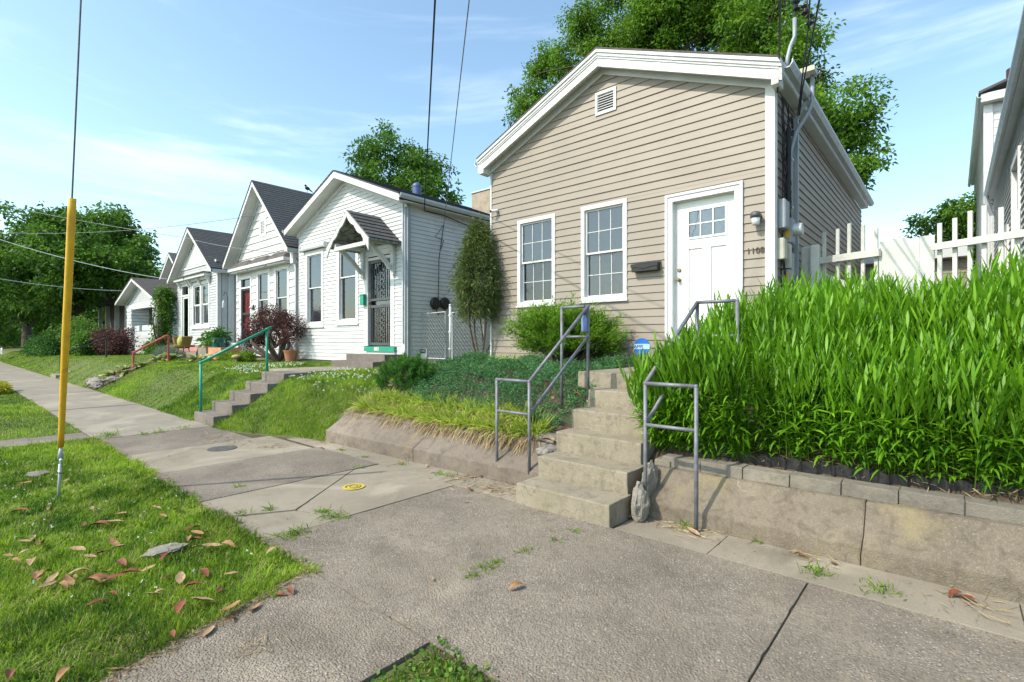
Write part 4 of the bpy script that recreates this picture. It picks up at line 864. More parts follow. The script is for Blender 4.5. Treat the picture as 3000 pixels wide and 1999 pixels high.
gable_roof(HC, -18.85, -21.62, -16.12, 7.30, .985, 7.48, cyb, SHING, WHITE, .04, .14, .17, wall_y=7.9)
MB().box(-16.36, -16.13, 7.52, cyb, 4.46, 4.58).build('eave_box', WHITE, HC); MB().box(-16.40, -16.2, 7.72, 7.88, 4.1, 4.45).build('eave_bracket', WHITE, HC)
for U, bk_ in ((CWa, BLIND_D), (CWb, BLIND_D)): window(HC, PC, *U, cas=.15, back=bk_, proud=.03, meet=3.05, glass2=GLASS2)
vm = frame4(MB(), PC, *CV, .10, -.03, .03); vo_ = vm.build('gable_vent', WHITE, HC); MB().mbox(PC, CV[0] + .08, CV[1] - .08, CV[2] + .08, CV[3] - .08, -.08, -.07).build('vent_screen', DARK, vo_)
for i in range(8): MB().mbox(PC, CV[0] + .1, CV[1] - .1, CV[2] + .115 + i * .055, CV[2] + .145 + i * .055, -.03, .012).build('slat', WHITE, vo_)
def hoodroof(root, u0, u1, z, P, mat, tm, rise=.26, depth=.34, flat=False):
    m = MB(); a = [P(u0 - .06, z, depth), P(u1 + .06, z, depth), P(u1 + .06, z, .01), P(u0 - .06, z, .01)]; b = [P(u0 + .22, z + rise, .10), P(u1 - .22, z + rise, .10), P(u1 - .16, z + rise, .012), P(u0 + .16, z + rise, .012)]
    m.hexa(a + b); o = m.build('window_hood', mat, root); MB().mbox(P, u0 - .06, u1 + .06, z - .11, z - .002, .012, depth).build('hood_fascia', tm, o); MB().mbox(P, u0, u1, z - .17, z - .112, .012, depth - .08).build('hood_moulding', tm, o)
    return o
for (u0, u1) in ((-21.22, -19.7), (-19.55, -18.12), (-18.0, -16.6)): hoodroof(HC, u0, u1, 4.33, PC, SHING2, WHITE)
MB().mbox(PC, CDr[0], CDr[0] + .14, 1.5, CDr[3], -.03, .03).mbox(PC, CDr[1] - .12, CDr[1], 1.5, CDr[3], -.03, .03).mbox(PC, CDr[0] + .14, CDr[1] - .12, 3.92, CDr[3], -.03, .03).mbox(PC, CDr[0] + .14, CDr[1] - .12, 3.56, 3.62, -.03, .02).build('door_casing', WHITE, HC)
MB().mbox(PC, CDr[0] + .14, CDr[1] - .12, 3.62, 3.92, -.06, -.05).build('transom_pane', GLASS, HC); MB().mbox(PC, CDr[0] + .14, CDr[1] - .12, 3.62, 3.92, -.12, -.11).build('transom_shade', BLIND, HC)
rd = frame4(MB(), PC, -20.84, -19.97, 1.55, 3.56, .07, -.05, -.012).mbox(PC, -20.77, -20.04, 2.55, 2.64, -.05, -.012).build('barred_door', BLACKM, HC)
for i in range(6): MB().mbox(PC, -20.66 + i * .105 - .008, -20.66 + i * .105 + .008, 1.62, 3.49, -.045, -.025).build('bar', BLACKM, rd)
for zc in (3.05, 2.1):
    for q in range(3): MB().tube([(-20.40 + .06 * math.sin(t), cy + .032, zc + (q - 1) * .14 + .07 * math.cos(t)) for t in np.linspace(0, 6.2, 9)], .011, 5).build('scroll', BLACKM, rd)
MB().mbox(PC, -20.84, -19.97, 1.55, 3.56, -.12, -.10).build('red_door', RED, rd)
MB().lathe((-19.75, cy - .05, 2.75), [(.06, 0), (.10, .05), (.06, .12)], 12).build('porch_lamp', TRIMG, HC); MB().mbox(PC, -19.66, -19.60, 2.72, 2.90, 0, .06).build('lamp_arm', BLACKM, HC)
pl3 = MB().mbox(PC, -21.24, -21.02, 2.5, 2.68, .016, .022).build('number_plate', WHITE, HC); numerals('12', .15, (-21.13, cy - .024, 2.585), BLACKM, pl3, .085)
fr_ = thing('door_stoop', 'white painted stoop below the red barred door', 'stoop', (-20.4, 7.5, 1.0)); MB().box(-20.95, -19.85, 7.4, 7.88, .9, 1.48).build('upper_step', WHITE_OLD, fr_, bevel=.01); MB().box(-20.95, -19.85, 7.05, 7.42, .85, 1.22).build('lower_step', WHITE_OLD, fr_, bevel=.01)
bird = thing('bird', 'small dark bird perched on the dark steep roof ridge', 'bird', (-18.85, 11.2, 7.3)); c = gy(812, 545, 9.9); k_ = 1
cb = (-18.85, 9.55, 7.42); MB().ball((cb[0], cb[1], cb[2] + .05), (.06, .10, .07), 10, 8).build('body', BLACKM, bird, smooth=True); MB().ball((cb[0], cb[1] - .07, cb[2] + .14), .045, 8, 6).build('head', BLACKM, bird, smooth=True); MB().tube([(cb[0], cb[1] + .06, cb[2] + .03), (cb[0], cb[1] + .22, cb[2] - .06)], [.035, .015], 6).build('tail', BLACKM, bird); MB().tube([(cb[0], cb[1] - .1, cb[2] + .14), (cb[0], cb[1] - .15, cb[2] + .135)], [.014, .003], 5).build('beak', BLACKM, bird); MB().tube([(cb[0], cb[1], cb[2]), (cb[0], cb[1], cb[2] - .14)], .008, 4).build('leg', BLACKM, bird)

# ================================================================== HOUSE WITH FISH-SCALE GABLE
HD = thing('scalloped_gable_house', 'pale house with fish scale gable, bracketed window cornices and dark roof', 'house', (-25.95, 7.9, 1.2))
dx0, dx1, dy, dyb = -28.6, -23.3, 7.9, 20.0; PD = PF(dy); DDr = (-28.0, -26.85, 1.55, 4.25); DW = (-26.42, -24.22, 2.16, 4.2)
siding(HD, PD, dx0 + .02, dx1 - .12, 1.35, 4.62, .115, LGREY, (DDr, DW), thick=.028)
siding(HD, PD, dx0 + .02, dx1 - .02, 4.62, 4.62, .16, LGREY, (), (-25.95, 6.12), thick=.014, individual=False, name='gable_boards')
siding(HD, PR(dx1), dy + .5, dyb, 1.35, 4.55, .115, LGREY, thick=.03, individual=False, name='side_siding')
body(HD, dx0, dx1, dy, dyb, .8, 4.62, -25.95, 6.12, MATS['white_core'])
m = MB(); z = 5.02; r_ = 0
while z < 5.95:
    hwid = (6.10 - z) / 1.5 * 2.6; u = -25.95 - hwid + (r_ % 2) * .07
    while u < -25.95 + hwid - .07:
        m.add([PD(u, z + .12, .016), PD(u, z + .04, .024), PD(u + .035, z, .026), PD(u + .095, z, .026), PD(u + .13, z + .04, .024), PD(u + .13, z + .12, .016)], [(0, 1, 2, 3, 4, 5)]); u += .14
    z += .105; r_ += 1
o = m.build('fish_scale_shingles', WHITE, HD, fix=False); o['kind'] = 'stuff'
MB().box(dx0 + .05, dx1 - .1, dy - .05, dy, 4.9, 5.0).build('belt_moulding', WHITE, HD)
gable_roof(HD, -25.95, -28.95, -23.05, 6.68, .72, 7.52, dyb, SHING, WHITE, .04, .14, .17, wall_y=7.9)
MB().box(-23.29, -23.06, 7.6, dyb, 4.42, 4.56).build('eave_box', WHITE, HD)
MB().box(dx1 - .12, dx1 + .02, dy - .03, dy + .12, 1.2, 4.5).build('corner_board', WHITE, HD); MB().box(dx0 - .01, dx0 + .02, dy - .02, dy + .1, 1.2, 4.5).build('corner_board', WHITE, HD); MB().mbox(PR(dx1), 8.3, 8.5, 1.2, 4.45, .02, .10).build('corner_pilaster', WHITE, HD)
MB().box(dx0 + .02, dx1 - .02, dy + .01, dy + .16, .75, 1.345).build('foundation', pm('pink_foundation', (.42, .16, .16), (.5, .24, .22), 5, .9, .4, 30), HD)
wd = frame4(MB(), PD, *DW, .13, -.02, .03).build('window', WHITE, HD); MB().mbox(PD, -25.42, -25.22, 2.29, 4.07, -.09, .03).build('mullion', WHITE, wd)
for (a, b) in ((-26.29, -25.42), (-25.22, -24.35)):
    sash(wd, PD, a, b, 3.15, 4.07, -.045, 1, 1, WHITE, GLASS, .06); sash(wd, PD, a, b, 2.29, 3.18, -.08, 1, 1, WHITE, GLASS2, .06)
MB().mbox(PD, -26.3, -24.3, 2.28, 3.2, -.13, -.12).build('blind', BLIND, wd); MB().mbox(PD, -26.3, -24.3, 3.2, 4.08, -.13, -.121).build('blind', pm('green_shade', (.05, .10, .05), (.03, .07, .035), 3, .8), wd); MB().mbox(PD, -26.5, -24.15, 2.10, 2.158, -.02, .07).build('sill', WHITE, wd)
MB().mbox(PD, DDr[0], DDr[0] + .13, 1.55, DDr[3], -.03, .03).mbox(PD, DDr[1] - .13, DDr[1], 1.55, DDr[3], -.03, .03).mbox(PD, DDr[0] + .13, DDr[1] - .13, 4.13, DDr[3], -.03, .03).mbox(PD, DDr[0] + .13, DDr[1] - .13, 3.66, 3.74, -.03, .02).build('door_casing', WHITE, HD)
sd_ = frame4(MB(), PD, -27.86, -26.99, 1.6, 3.66, .10, -.05, -.01).build('storm_door', WHITE, HD); MB().mbox(PD, -27.77, -27.08, 1.7, 3.57, -.035, -.03).build('pane', GLASS, sd_); MB().mbox(PD, -27.86, -26.99, 1.6, 3.66, -.13, -.12).build('inner_door', BLIND, sd_)
MB().mbox(PD, -27.86, -26.99, 3.74, 4.13, -.05, -.045).build('transom_pane', GLASS, HD); MB().mbox(PD, -27.86, -26.99, 3.74, 4.13, -.13, -.12).build('transom_shade', BLIND_D, HD)
for (u0, u1) in ((-28.15, -26.72), (-26.6, -24.05)):
    o = MB().mbox(PD, u0, u1, 4.36, 4.48, .02, .30).build('cornice', WHITE, HD); MB().mbox(PD, u0 - .05, u1 + .05, 4.481, 4.53, .02, .36).build('cornice_cap', SHING2, o); MB().mbox(PD, u0 + .1, u1 - .1, 4.26, 4.358, .031, .10).build('cornice_frieze', WHITE, o)
    for u in ([u0 + .12, u1 - .12] + ([(u0 + u1) / 2] if u1 - u0 > 2 else [])): MB().prism([(.03, 4.36), (.24, 4.36), (.16, 4.22), (.06, 4.05), (.03, 4.02)], lambda p, u=u: PD(u - .06, p[1], p[0]), lambda p, u=u: PD(u + .06, p[1], p[0])).build('bracket', WHITE, o)
n4 = MB().mbox(PD, -26.80, -26.46, 2.98, 3.12, .018, .024).build('number_plate', WHITE, HD); numerals('1114', .13, (-26.63, dy - .026, 3.05), BLACKM, n4, .075)
rv2 = thing('roof_vent', 'small black box vent on the fish scale house roof', 'vent', (-24.5, 9.6, 5.7)); MB().box(-24.75, -24.35, 9.3, 9.75, 5.45, 5.82).build('hood', BLACKM, rv2, bevel=.03); MB().box(-24.8, -24.3, 9.25, 9.8, 5.42, 5.56).build('flange', BLACKM, rv2)

# ================================================================== HOUSE WITH THE STONE PORCH
HE = thing('porch_house', 'grey white house with stone columned front porch and brown porch roof', 'house', (-35, 8, .8))
gable_roof(HE, -35.6, -39.6, -31.3, 5.2, .31, 7.5, 12.0, SHING2, WHITE, .05, .2, .15, wall_y=8.05, name='porch_roof')
siding(HE, PF(8.0), -38.7, -32.2, 3.75, 3.75, .14, LGREY, (), (-35.6, 4.85), thick=.014, individual=False, name='gable_boards'); MB().prism([(-38.6, 3.75), (-32.3, 3.75), (-35.6, 4.85)], lambda p: (p[0], 8.02, p[1]), lambda p: (p[0], 11.5, p[1])).build('gable_wall', WHITE, HE)
MB().box(-38.9, -31.9, 7.95, 8.25, 3.45, 3.74).build('porch_beam', WHITE, HE); MB().box(-32.2, -31.9, 8.25, 12, 3.45, 3.74).build('porch_beam', WHITE, HE)
STN = pm('white_stone', (.62, .64, .63), (.50, .52, .52), 3, .85, .8, 9)
for (x0, x1) in ((-32.75, -31.75), (-38.3, -37.2)):
    for i in range(6): MB().box(x0 + .03 * (i % 2), x1 - .03 * (i % 2), 7.85, 8.75, 2.35 + i * .19, 2.35 + (i + 1) * .19 - .012).build('column_block', STN, HE, bevel=.03, cuts=1, rough=.03)
    MB().box(x0 - .1, x1 + .1, 7.75, 8.85, 2.25, 2.345).build('column_base', STN, HE); MB().box(x0 - .06, x1 + .06, 7.8, 8.8, 3.48, 3.6).build('column_cap', STN, HE) if 0 else None
    MB().box(x0 - .03, x1 + .03, 7.82, 8.78, .5, 2.245).build('pier', STN, HE, bevel=.03, cuts=1, rough=.02)
for i in range(4): MB().box(-37.2, -32.75, 8.0, 8.4, .45 + i * .42, .45 + (i + 1) * .42 - .015).build('porch_wall_course', STN, HE, bevel=.02, cuts=1, rough=.015)
for (a, b) in ((-37.0, -36.0), (-35.4, -33.3)): MB().box(a, b, 7.98, 8.42, 2.13, 2.45).build('planter_box', STN, HE, bevel=.02)
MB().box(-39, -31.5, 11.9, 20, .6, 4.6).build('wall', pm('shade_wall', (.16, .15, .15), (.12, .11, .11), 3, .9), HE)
window(HE, PF(11.88), -36.8, -35.6, 1.4, 3.2, proud=.04, back=DARK, d=0, back_d=-.02); hpanel(HE, PF(11.88), -34.2, -33.2, 1.0, 3.1, TRIMG, 'door')
MB().box(-39, -31.6, 8.4, 11.9, .5, 1.05).build('porch_floor', STN, HE)
gable_roof(HE, -36.6, -40.4, -32.2, 7.05, .72, 9.6, 20, SHING3, WHITE, .05, .0, .2, wall_y=10.2, name='main_roof'); MB().prism([(-39.8, 4.4), (-33.4, 4.4), (-36.6, 6.75)], lambda p: (p[0], 10.2, p[1]), lambda p: (p[0], 19, p[1])).build('upper_gable', LGREY, HE)
# dim house beyond
HF = thing('shaded_house', 'dark shaded house under the big tree with a white porch and red trim', 'house', (-47, 8, .7))
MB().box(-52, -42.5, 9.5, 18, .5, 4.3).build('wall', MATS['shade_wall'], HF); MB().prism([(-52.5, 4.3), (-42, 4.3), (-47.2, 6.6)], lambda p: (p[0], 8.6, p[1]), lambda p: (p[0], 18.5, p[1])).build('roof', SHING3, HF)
for xx in (-51.5, -49, -46, -43): MB().box(xx, xx + .25, 8.7, 8.95, .6, 4.2).build('porch_post', WHITE, HF)
for xx in (-45.6, -44.9): MB().box(xx, xx + .2, 9.42, 9.49, 1.2, 3.0).build('red_shutter', RED, HF)
MB().box(-45.4, -44.9, 9.44, 9.49, 1.2, 3.0).build('window_frame', WHITE, HF); MB().box(-52, -42.5, 8.6, 9.5, .5, 1.05).build('porch_floor', STN, HF)

# ================================================================== RIGHT NEIGHBOUR
HN = thing('neighbour_house', 'tall pale grey sided house with raised rear storey beyond the white fence', 'house', (3.5, 12, 1.2))
NW = (10.4, 11.6, 2.5, 4.4); NW2 = (12.4, 13.3, 1.9, 3.6)
siding(HN, PL(.77), 7.9, 16.9, 1.2, 5.0, .108, NGREY, (NW, NW2), thick=.028)
siding(HN, PL(.62), 16.9, 25.5, 1.2, 7.5, .108, NGREY, thick=.018, individual=False, name='rear_siding')
MB().box(.765, 6.5, 7.9, 16.9, 1.0, 5.0).build('wall', MATS['white_core'], HN) if 0 else None
m = MB(); m.box(.92, 6.5, 7.9, 16.9, 1.0, 5.03); m.box(.635, 6.5, 16.93, 25.5, 1.0, 7.52); m.build('wall', MATS['white_core'], HN)
siding(HN, PF(16.92), .66, 6.4, 5.2, 7.5, .19, WSIDE, thick=.016, name='front_board')
MB().box(.575, .74, 16.87, 16.94, 4.9, 7.5).build('corner_board', WHITE, HN); MB().box(.585, .62, 16.94, 17.05, 1.2, 7.5).build('corner_board', WHITE, HN)
m = MB(); m.hexa([(.65, 7.5, 5.0), (4.2, 7.5, 6.6), (4.2, 16.85, 6.6), (.65, 16.85, 5.0), (.65, 7.5, 5.05), (4.2, 7.5, 6.65), (4.2, 16.85, 6.65), (.65, 16.85, 5.05)]); m.build('roof', SHING, HN)
m = MB(); m.hexa([(.48, 16.6, 7.52), (4.2, 16.6, 8.7), (4.2, 26, 8.7), (.48, 26, 7.52), (.48, 16.6, 7.58), (4.2, 16.6, 8.76), (4.2, 26, 8.76), (.48, 26, 7.58)]); m.build('rear_roof', SHING2, HN)
MB().box(.52, 6.4, 16.65, 16.87, 7.32, 7.515).build('rear_fascia', WHITE_OLD, HN); MB().box(.53, .62, 16.9, 25.8, 7.42, 7.515).build('rear_soffit', TRIMG, HN)
gutter(HN, .66, 4.93, 7.4, 16.4, -1, GALV, w_=.10, h=.12); MB().box(.64, .77, 7.6, 16.4, 4.90, 4.929).build('soffit', TRIMG, HN); gutter(HN, .52, 7.42, 16.6, 26, -1, WHITE_OLD, w_=.08)
MB().tube([(.60, 16.2, 4.95), (.62, 16.25, 4.75), (.71, 16.4, 4.5), (.71, 16.4, 1.2)], .045, 8).build('downspout', TRIMG, HN)
c = gy(2943, 250, 20); MB().lathe((c[0] + .2, 20, 8.0), [(.17, 0), (.17, c[2] - 7.6)], 14).build('vent_stack', pm('rust_pipe', (.10, .05, .035), (.06, .035, .03), 9, .8), HN)
PN = PL(.77); window(HN, PN, *NW, cas=.1, back=BLIND_D, proud=.05); window(HN, PN, *NW2, cas=.1, back=BLIND_D, proud=.05)
# ---- white picket fence with solid gate
FN = pm('fence_paint', (.60, .61, .57), (.50, .51, .47), 6, .7, .3, 60, dirt=(.40, .40, .34), dirt_scale=5, dirt_amt=.4)
fn = thing('picket_fence', 'white wooden picket fence with a solid board gate between the two houses', 'fence', (-.5, 8.6, 1.2))
A0, A1, A2, A3 = (-1.55, 9.0), (-.75, 8.55), (-.20, 8.5), (1.0, 7.98)
def along(a, b, t): return (a[0] + (b[0] - a[0]) * t, a[1] + (b[1] - a[1]) * t)
def picket(p, dirv, z0, z1, wd=.085, th=.02, off=-.03, name='picket', top=True):
    d = Vector((dirv[0], dirv[1], 0)).normalized(); n = Vector((d.y, -d.x, 0)); c = Vector((p[0], p[1], 0)) + n * (-off); h = d * wd / 2
    z1 += random.uniform(-.012, .012); tl = random.uniform(-.006, .006)
    vs = [c - h + n * 0, c + h, c + h - n * th, c - h - n * th]
    return MB().hexa([(v.x, v.y, z0) for v in vs] + [(v.x + tl, v.y, z1) for v in vs]).build(name, FN, fn, fix=True)
def rail(a, b, z0, z1, h=.09):
    d = Vector((b[0] - a[0], b[1] - a[1], 0)).normalized(); n = Vector((d.y, -d.x, 0)); t = n * .022
    MB().hexa([(a[0] - t.x, a[1] - t.y, z0), (b[0] - t.x, b[1] - t.y, z1), (b[0] + t.x, b[1] + t.y, z1), (a[0] + t.x, a[1] + t.y, z0), (a[0] - t.x, a[1] - t.y, z0 + h), (b[0] - t.x, b[1] - t.y, z1 + h), (b[0] + t.x, b[1] + t.y, z1 + h), (a[0] + t.x, a[1] + t.y, z0 + h)]).build('rail', FN, fn)
rail(A0, A1, 2.74, 2.72, .10); rail(A0, A1, 2.50, 2.08, .12); rail(A2, A3, 2.72, 2.74, .085); rail(A2, A3, 1.75, 1.75, .085); rail(A1, A2, 2.1, 2.1)
dv = (A1[0] - A0[0], A1[1] - A0[1])
for px, zt in ((2414, 3.22), (2454, 3.24), (2487, 3.27), (2525, 3.20), (2562, 3.13)):
    t = (px - 2405) / 172; picket(along(A0, A1, t), dv, 1.15, zt, .05, off=.045)
for k in range(4): picket(along(A1, A2, .10 + k * .265), (A2[0] - A1[0], A2[1] - A1[1]), 1.15, 2.93 + .02 * (k == 1) - .02 * (k == 2), .152, .022, off=.05, name='gate_board')
dv = (A3[0] - A2[0], A3[1] - A2[1])
for px, y in ((2747, 655), (2792, 638), (2835, 620), (2878, 602), (2927, 608), (2975, 615), (3024, 620)):
    r = ray(px, y); 
    # meet the fence line
    den = r[0] * dv[1] - r[1] * dv[0]; tt = (A2[0] * dv[1] - A2[1] * dv[0]) / den; picket((r[0] * tt, r[1] * tt), dv, 1.15, H + r[2] * tt, .048, off=.045)
MB().box(-1.80, -1.66, 9.02, 9.16, 1.1, 3.03).build('post', FN, fn, bevel=.01); MB().box(-1.655, -1.535, 8.9, 9.02, 1.1, 3.03).build('post', FN, fn, bevel=.012)
# ---- chain link gate between white cottage and beige house
cg = thing('chain_link_gate', 'galvanised chain link double gate between the white cottage and the beige house', 'gate', (-8.8, 8.1, 1.1))
gpx = [gy(p, 1000, 8.1)[0] for p in (1216, 1305, 1317, 1417)]
def gp(x, z0, z1, r): return MB().tube([(x, 8.1, z0), (x, 8.1, z1)], r, 10).build('gate_post', GALV, cg, smooth=True)
gp(gpx[2] + .03, .95, 2.40, .034); MB().ball((gpx[2] + .03, 8.1, 2.40), .038).build('post_cap', GALV, cg, smooth=True)
m = MB(); yb_ = 8.1
for (a, b) in ((gpx[0], gpx[1]), (gpx[2] + .10, gpx[3])):
    MB().tube([(a, 8.1, 1.12), (a, 8.1, 2.22), (b, 8.1, 2.25), (b, 8.1, 1.12), (a, 8.1, 1.12)], .021, 8).build('gate_frame', GALV, cg, smooth=False)
    mm = MB(); s_ = .105
    for i in range(-18, 34):
        for sg_ in (1, -1):
            x0 = a + i * s_; p = []; 
            za, zb2 = 1.13, 2.22
            xa, xb_ = x0, x0 + sg_ * (zb2 - za)
            lo_, hi_ = (0.0, 1.0)
            for t0, t1, q0, q1 in [(xa, xb_, a + .01, b - .01)]:
                if abs(xb_ - xa) < 1e-6: continue
                ta, tb = sorted(((q0 - xa) / (xb_ - xa), (q1 - xa) / (xb_ - xa))); lo_, hi_ = max(0, ta), min(1, tb)
            if hi_ - lo_ < .02: continue
            f = lambda t: (xa + (xb_ - xa) * t, 8.1 + .004 * sg_, za + (zb2 - za) * t); mm.tube([f(lo_), f(hi_)], .0017, 4, cap=False)
    o = mm.build('mesh', GALV, cg, fix=False); o['kind'] = 'stuff'
for z in (1.35, 1.75, 2.15):
    for x in (gpx[0], gpx[2] + .03): MB().box(x - .035, x + .05, 8.06, 8.14, z, z + .035).build('hinge', GALV, cg)
bs_ = thing('beware_sign', 'small black and white BEWARE sign wired to the chain link gate', 'sign', (gpx[0] + .3, 8.05, 1.15))
MB().box(gpx[0] + .12, gpx[0] + .50, 8.060, 8.068, 1.10, 1.36).build('plate', WHITE, bs_); MB().box(gpx[0] + .135, gpx[0] + .485, 8.056, 8.0598, 1.245, 1.345).build('panel', BLACKM, bs_)
text('BEWARE', .085, (gpx[0] + .31, 8.0545, 1.293), WHITE, bs_)

# ================================================================== GRASS
def scatter(x0, x1, y0, y1, dens): 
    n = int((x1 - x0) * (y1 - y0) * dens); return rng.uniform(x0, x1, n), rng.uniform(y0, y1, n)
def vnoise(x, y, s, seed=0):
    r = np.random.default_rng(seed); a = r.uniform(0, 6.28, 8); k = r.normal(size=(8, 2)) * s
    return sum(np.sin(k[i, 0] * x + k[i, 1] * y + a[i]) for i in range(8)) / 8 ** .5 * .5 + .5
def turf(name, label, x, y, z, h, w_, mat, lean=.55, seed=1, droop=(.15, .7), dry=.05):
    n = len(x); pn = vnoise(x, y, 2.2, seed); pn2 = vnoise(x, y, 9, seed + 5)
    az = rng.uniform(0, 2 * np.pi, n); ln = rng.uniform(.1, lean, n) + .25 * (pn2 > .75); D = nrm(np.stack([np.cos(az) * ln, np.sin(az) * ln, np.ones(n)], 1))
    L = h * rng.uniform(.5, 1.35, n) * (.55 + .5 * pn + .45 * vnoise(x, y, 22, seed + 7))
    pn3 = vnoise(x, y, 26, seed + 9); t = np.clip(rng.normal(.46, .22, n) + .5 * (pn - .5) + .35 * (pn2 - .5) + .3 * (pn3 - .5), 0, .89); t[rng.random(n) < dry * (1 + 2 * (pn2 > .7))] = .99
    sd = nrm(np.stack([-np.sin(az), np.cos(az), np.zeros(n)], 1) + rng.normal(size=(n, 3)) * .35)
    o = blades(name, mat, np.stack([x, y, z], 1), D, L, w_ * rng.uniform(.7, 1.3, n), rng.uniform(*droop, n), t, side=sd, kind='blade'); return tag(o, label, 'grass', kind='stuff')
def depth(x, y): return -SN * x + CS * y
# verge nearest the camera
x, y = scatter(-10.32, -2.75, .17, 1.74, 13000); d = depth(x, y)
keep = (rng.random(len(x)) < np.clip(4.6 / d, .28, 1.0)) & (y < 1.70 + .07 * (vnoise(x, y, 9, 3) - .5) + .04 * (vnoise(x, y, 31, 33) - .5)) & (x < -3.27 + (1.69 - y) * .316 + .09 * (vnoise(x, y, 9, 4) - .5) + .05 * (vnoise(x, y, 30, 34) - .5)) & (y > .19 + .07 * vnoise(x, y, 5, 6)) & (np.hypot((x + 8.3) / .55, (y - 1.45) / .2) > rng.random(len(x)))
x, y = x[keep], y[keep]; d = depth(x, y)
turf('verge_grass', 'lush short grass of the planting strip around the yellow guy guard', x, y, np.full(len(x), -.022), .078, .0046 * np.clip(d / 3.2, 1, 2.2), G_VERGE, .8, 3, (.1, .9), .05)
x, y = scatter(-2.05, 1.2, .27, 1.76, 8000); keep = (y < 1.715 + .06 * (vnoise(x, y, 6, 8) - .45)) & (x > -2.0 + .06 * (vnoise(x, y, 7, 9) - .5)) & (depth(x, y) > .4); x, y = x[keep], y[keep]
turf('verge_grass', 'mossy clover and grass corner of the planting strip on the other side of the walk', x, y, np.full(len(x), -.022), .05, .0055, G_VERGE, .9, 12, (.2, 1.0), .12)
n = 1500; x = rng.uniform(-2.0, -.3, n); y = rng.uniform(.9, 1.72, n); blades_ = tag(blades('clover_leaf', G_SHRUB, np.stack([x, y, np.full(n, .01)], 1), rdir(n, .7), .03, .024, .25, rng.random(n), kind='d'), 'low clover leaves mixed in the corner of grass', 'clover', kind='stuff')
x, y = scatter(-60, -11.15, .3, 1.72, 900); keep = y < 1.69 + .06 * (vnoise(x, y, 4, 3) - .45); x, y = x[keep], y[keep]; d = depth(x, y)
turf('verge_grass', 'planting strip grass beyond the narrow dark walk', x, y, np.full(len(x), -.022), .075, .006 * np.clip(d / 6, 1, 4), G_VERGE, .7, 30, (.1, .8), .02)
# lawns on the bank
def lawnkeep(x, y):
    edge = np.interp(x, [-9.6, -7.5], [3.33, 4.0]) + .05 * (vnoise(x, y, 3, 40) - .5)
    k = (y > edge - .02) & ~((x > -11.14) & (x < -10.05) & (y < 4.95)) & ~((x > -12.05) & (x < -10.2) & (y > 4.9) & (y < 7.0)) & ~((x > -29.45) & (x < -27.9) & (y < 5.2))
    k &= ~((x > -7.75) & (y > 4.4)) & ~((x > -9.3) & (y > 6.9)) & ~((x < -20) & (x > -22.2) & (y < 5.0) & (y > 3.3) & (np.abs(x + 20.9 - (y - 3.3) * .12) < .75)) & ~((x > -29) & (x < -16.2) & (y > 6.4))
    return k
for (x0, x1, dn, lb, hh) in ((-13.5, -7.35, 3400, 'long grass on the bank around the brown concrete steps', .105), (-22, -13.5, 1500, 'mown lawn slope before the steep gabled house', .06), (-62, -22, 420, 'mown lawn slope farther down the street', .055)):
    x, y = scatter(x0, x1, 3.25, 7.6, dn); k = lawnkeep(x, y); x, y = x[k], y[k]; d = depth(x, y); edge = np.interp(x, [-9.6, -7.5], [3.33, 4.0])
    hgt = hh * np.where(y - edge < .5, 1.25, 1.0) * (np.where(y - edge > 2.2, .6, 1.0))
    turf('lawn_grass', lb, x, y, terr(x, y) - .012, hgt, .0055 * np.clip(d / 7, 1, 5), G_LAWN, .7, 50 + int(-x0), (.1, .9), .03)
# white clover heads in the lawn
def clover(n, x0, x1, y0, y1, label, zz0=.07):
    x = rng.uniform(x0, x1, n); y = rng.uniform(y0, y1, n); k = lawnkeep(x, y) & (vnoise(x, y, 1.6, 77) > .5); x, y = x[k], y[k]; m = len(x); c = np.stack([x, y, terr(x, y) + rng.uniform(zz0, zz0 + .04, m)], 1); c = np.repeat(c, 7, 0)
    tag(blades('clover_flower', G_CLOVER, c, rdir(len(c), .5), .022, .018, 0, rng.random(len(c)), kind='d'), label, 'clover', kind='stuff')
clover(380, -13.8, -11.15, 4.3, 6.4, 'white clover heads in the lawn left of the brown steps'); clover(260, -10.0, -7.7, 4.6, 6.9, 'white clover heads in the grass right of the brown steps')
x = rng.uniform(-9, -3.6, 60); y = rng.uniform(.4, 1.65, 60); c = np.repeat(np.stack([x, y, np.full(60, .045)], 1), 6, 0); tag(blades('clover_flower', G_CLOVER, c, rdir(len(c), .5), .012, .010, 0, rng.random(len(c)), kind='d'), 'tiny white flowers in the grass of the planting strip', 'clover', kind='stuff')
# weeds in the joints
def weeds(pts, name, label, L=.06, n=70, mat=G_LAWN, sp=.032, kind='lance', W=.007):
    P = []; 
    for (x, y, z, s) in pts: q = rng.normal(size=(int(n * s), 3)) * np.array([sp, sp, 0]) * s; q += (x, y, z); P.append(q)
    P = np.concatenate(P); tag(blades(name, mat, P, rdir(len(P), .8), L * rng.uniform(.5, 1.4, len(P)), W, rng.uniform(.1, .8, len(P)), np.clip(rng.normal(.45, .25, len(P)), 0, .98), kind=kind), label, 'weed', kind='stuff')
J = [(t, 1) for t in ()]
wp = []
for (px, py, s) in ((1545, 1615, 1.2), (1625, 1585, .9), (1690, 1560, .9), (1420, 1665, 1.6), (1385, 1690, 1), (1465, 1648, .7)): c = gz(px, py); wp.append((c[0], c[1], -.01, s))
weeds(wp, 'joint_weed', 'small weeds growing along the slab joint below the bottom step')
wp = [(*gz(px, py)[:2], -.01, s) for (px, py, s) in ((980, 1515, 2.0), (945, 1500, 1.2), (870, 1560, 1.8), (840, 1570, 1.2), (720, 1505, 1), (790, 1495, .8), (700, 1430, 1), (1048, 1372, .8), (1003, 1320, .7))]
weeds(wp, 'joint_weed', 'weeds and low plants in the cracks of the pale broken slab', .085)
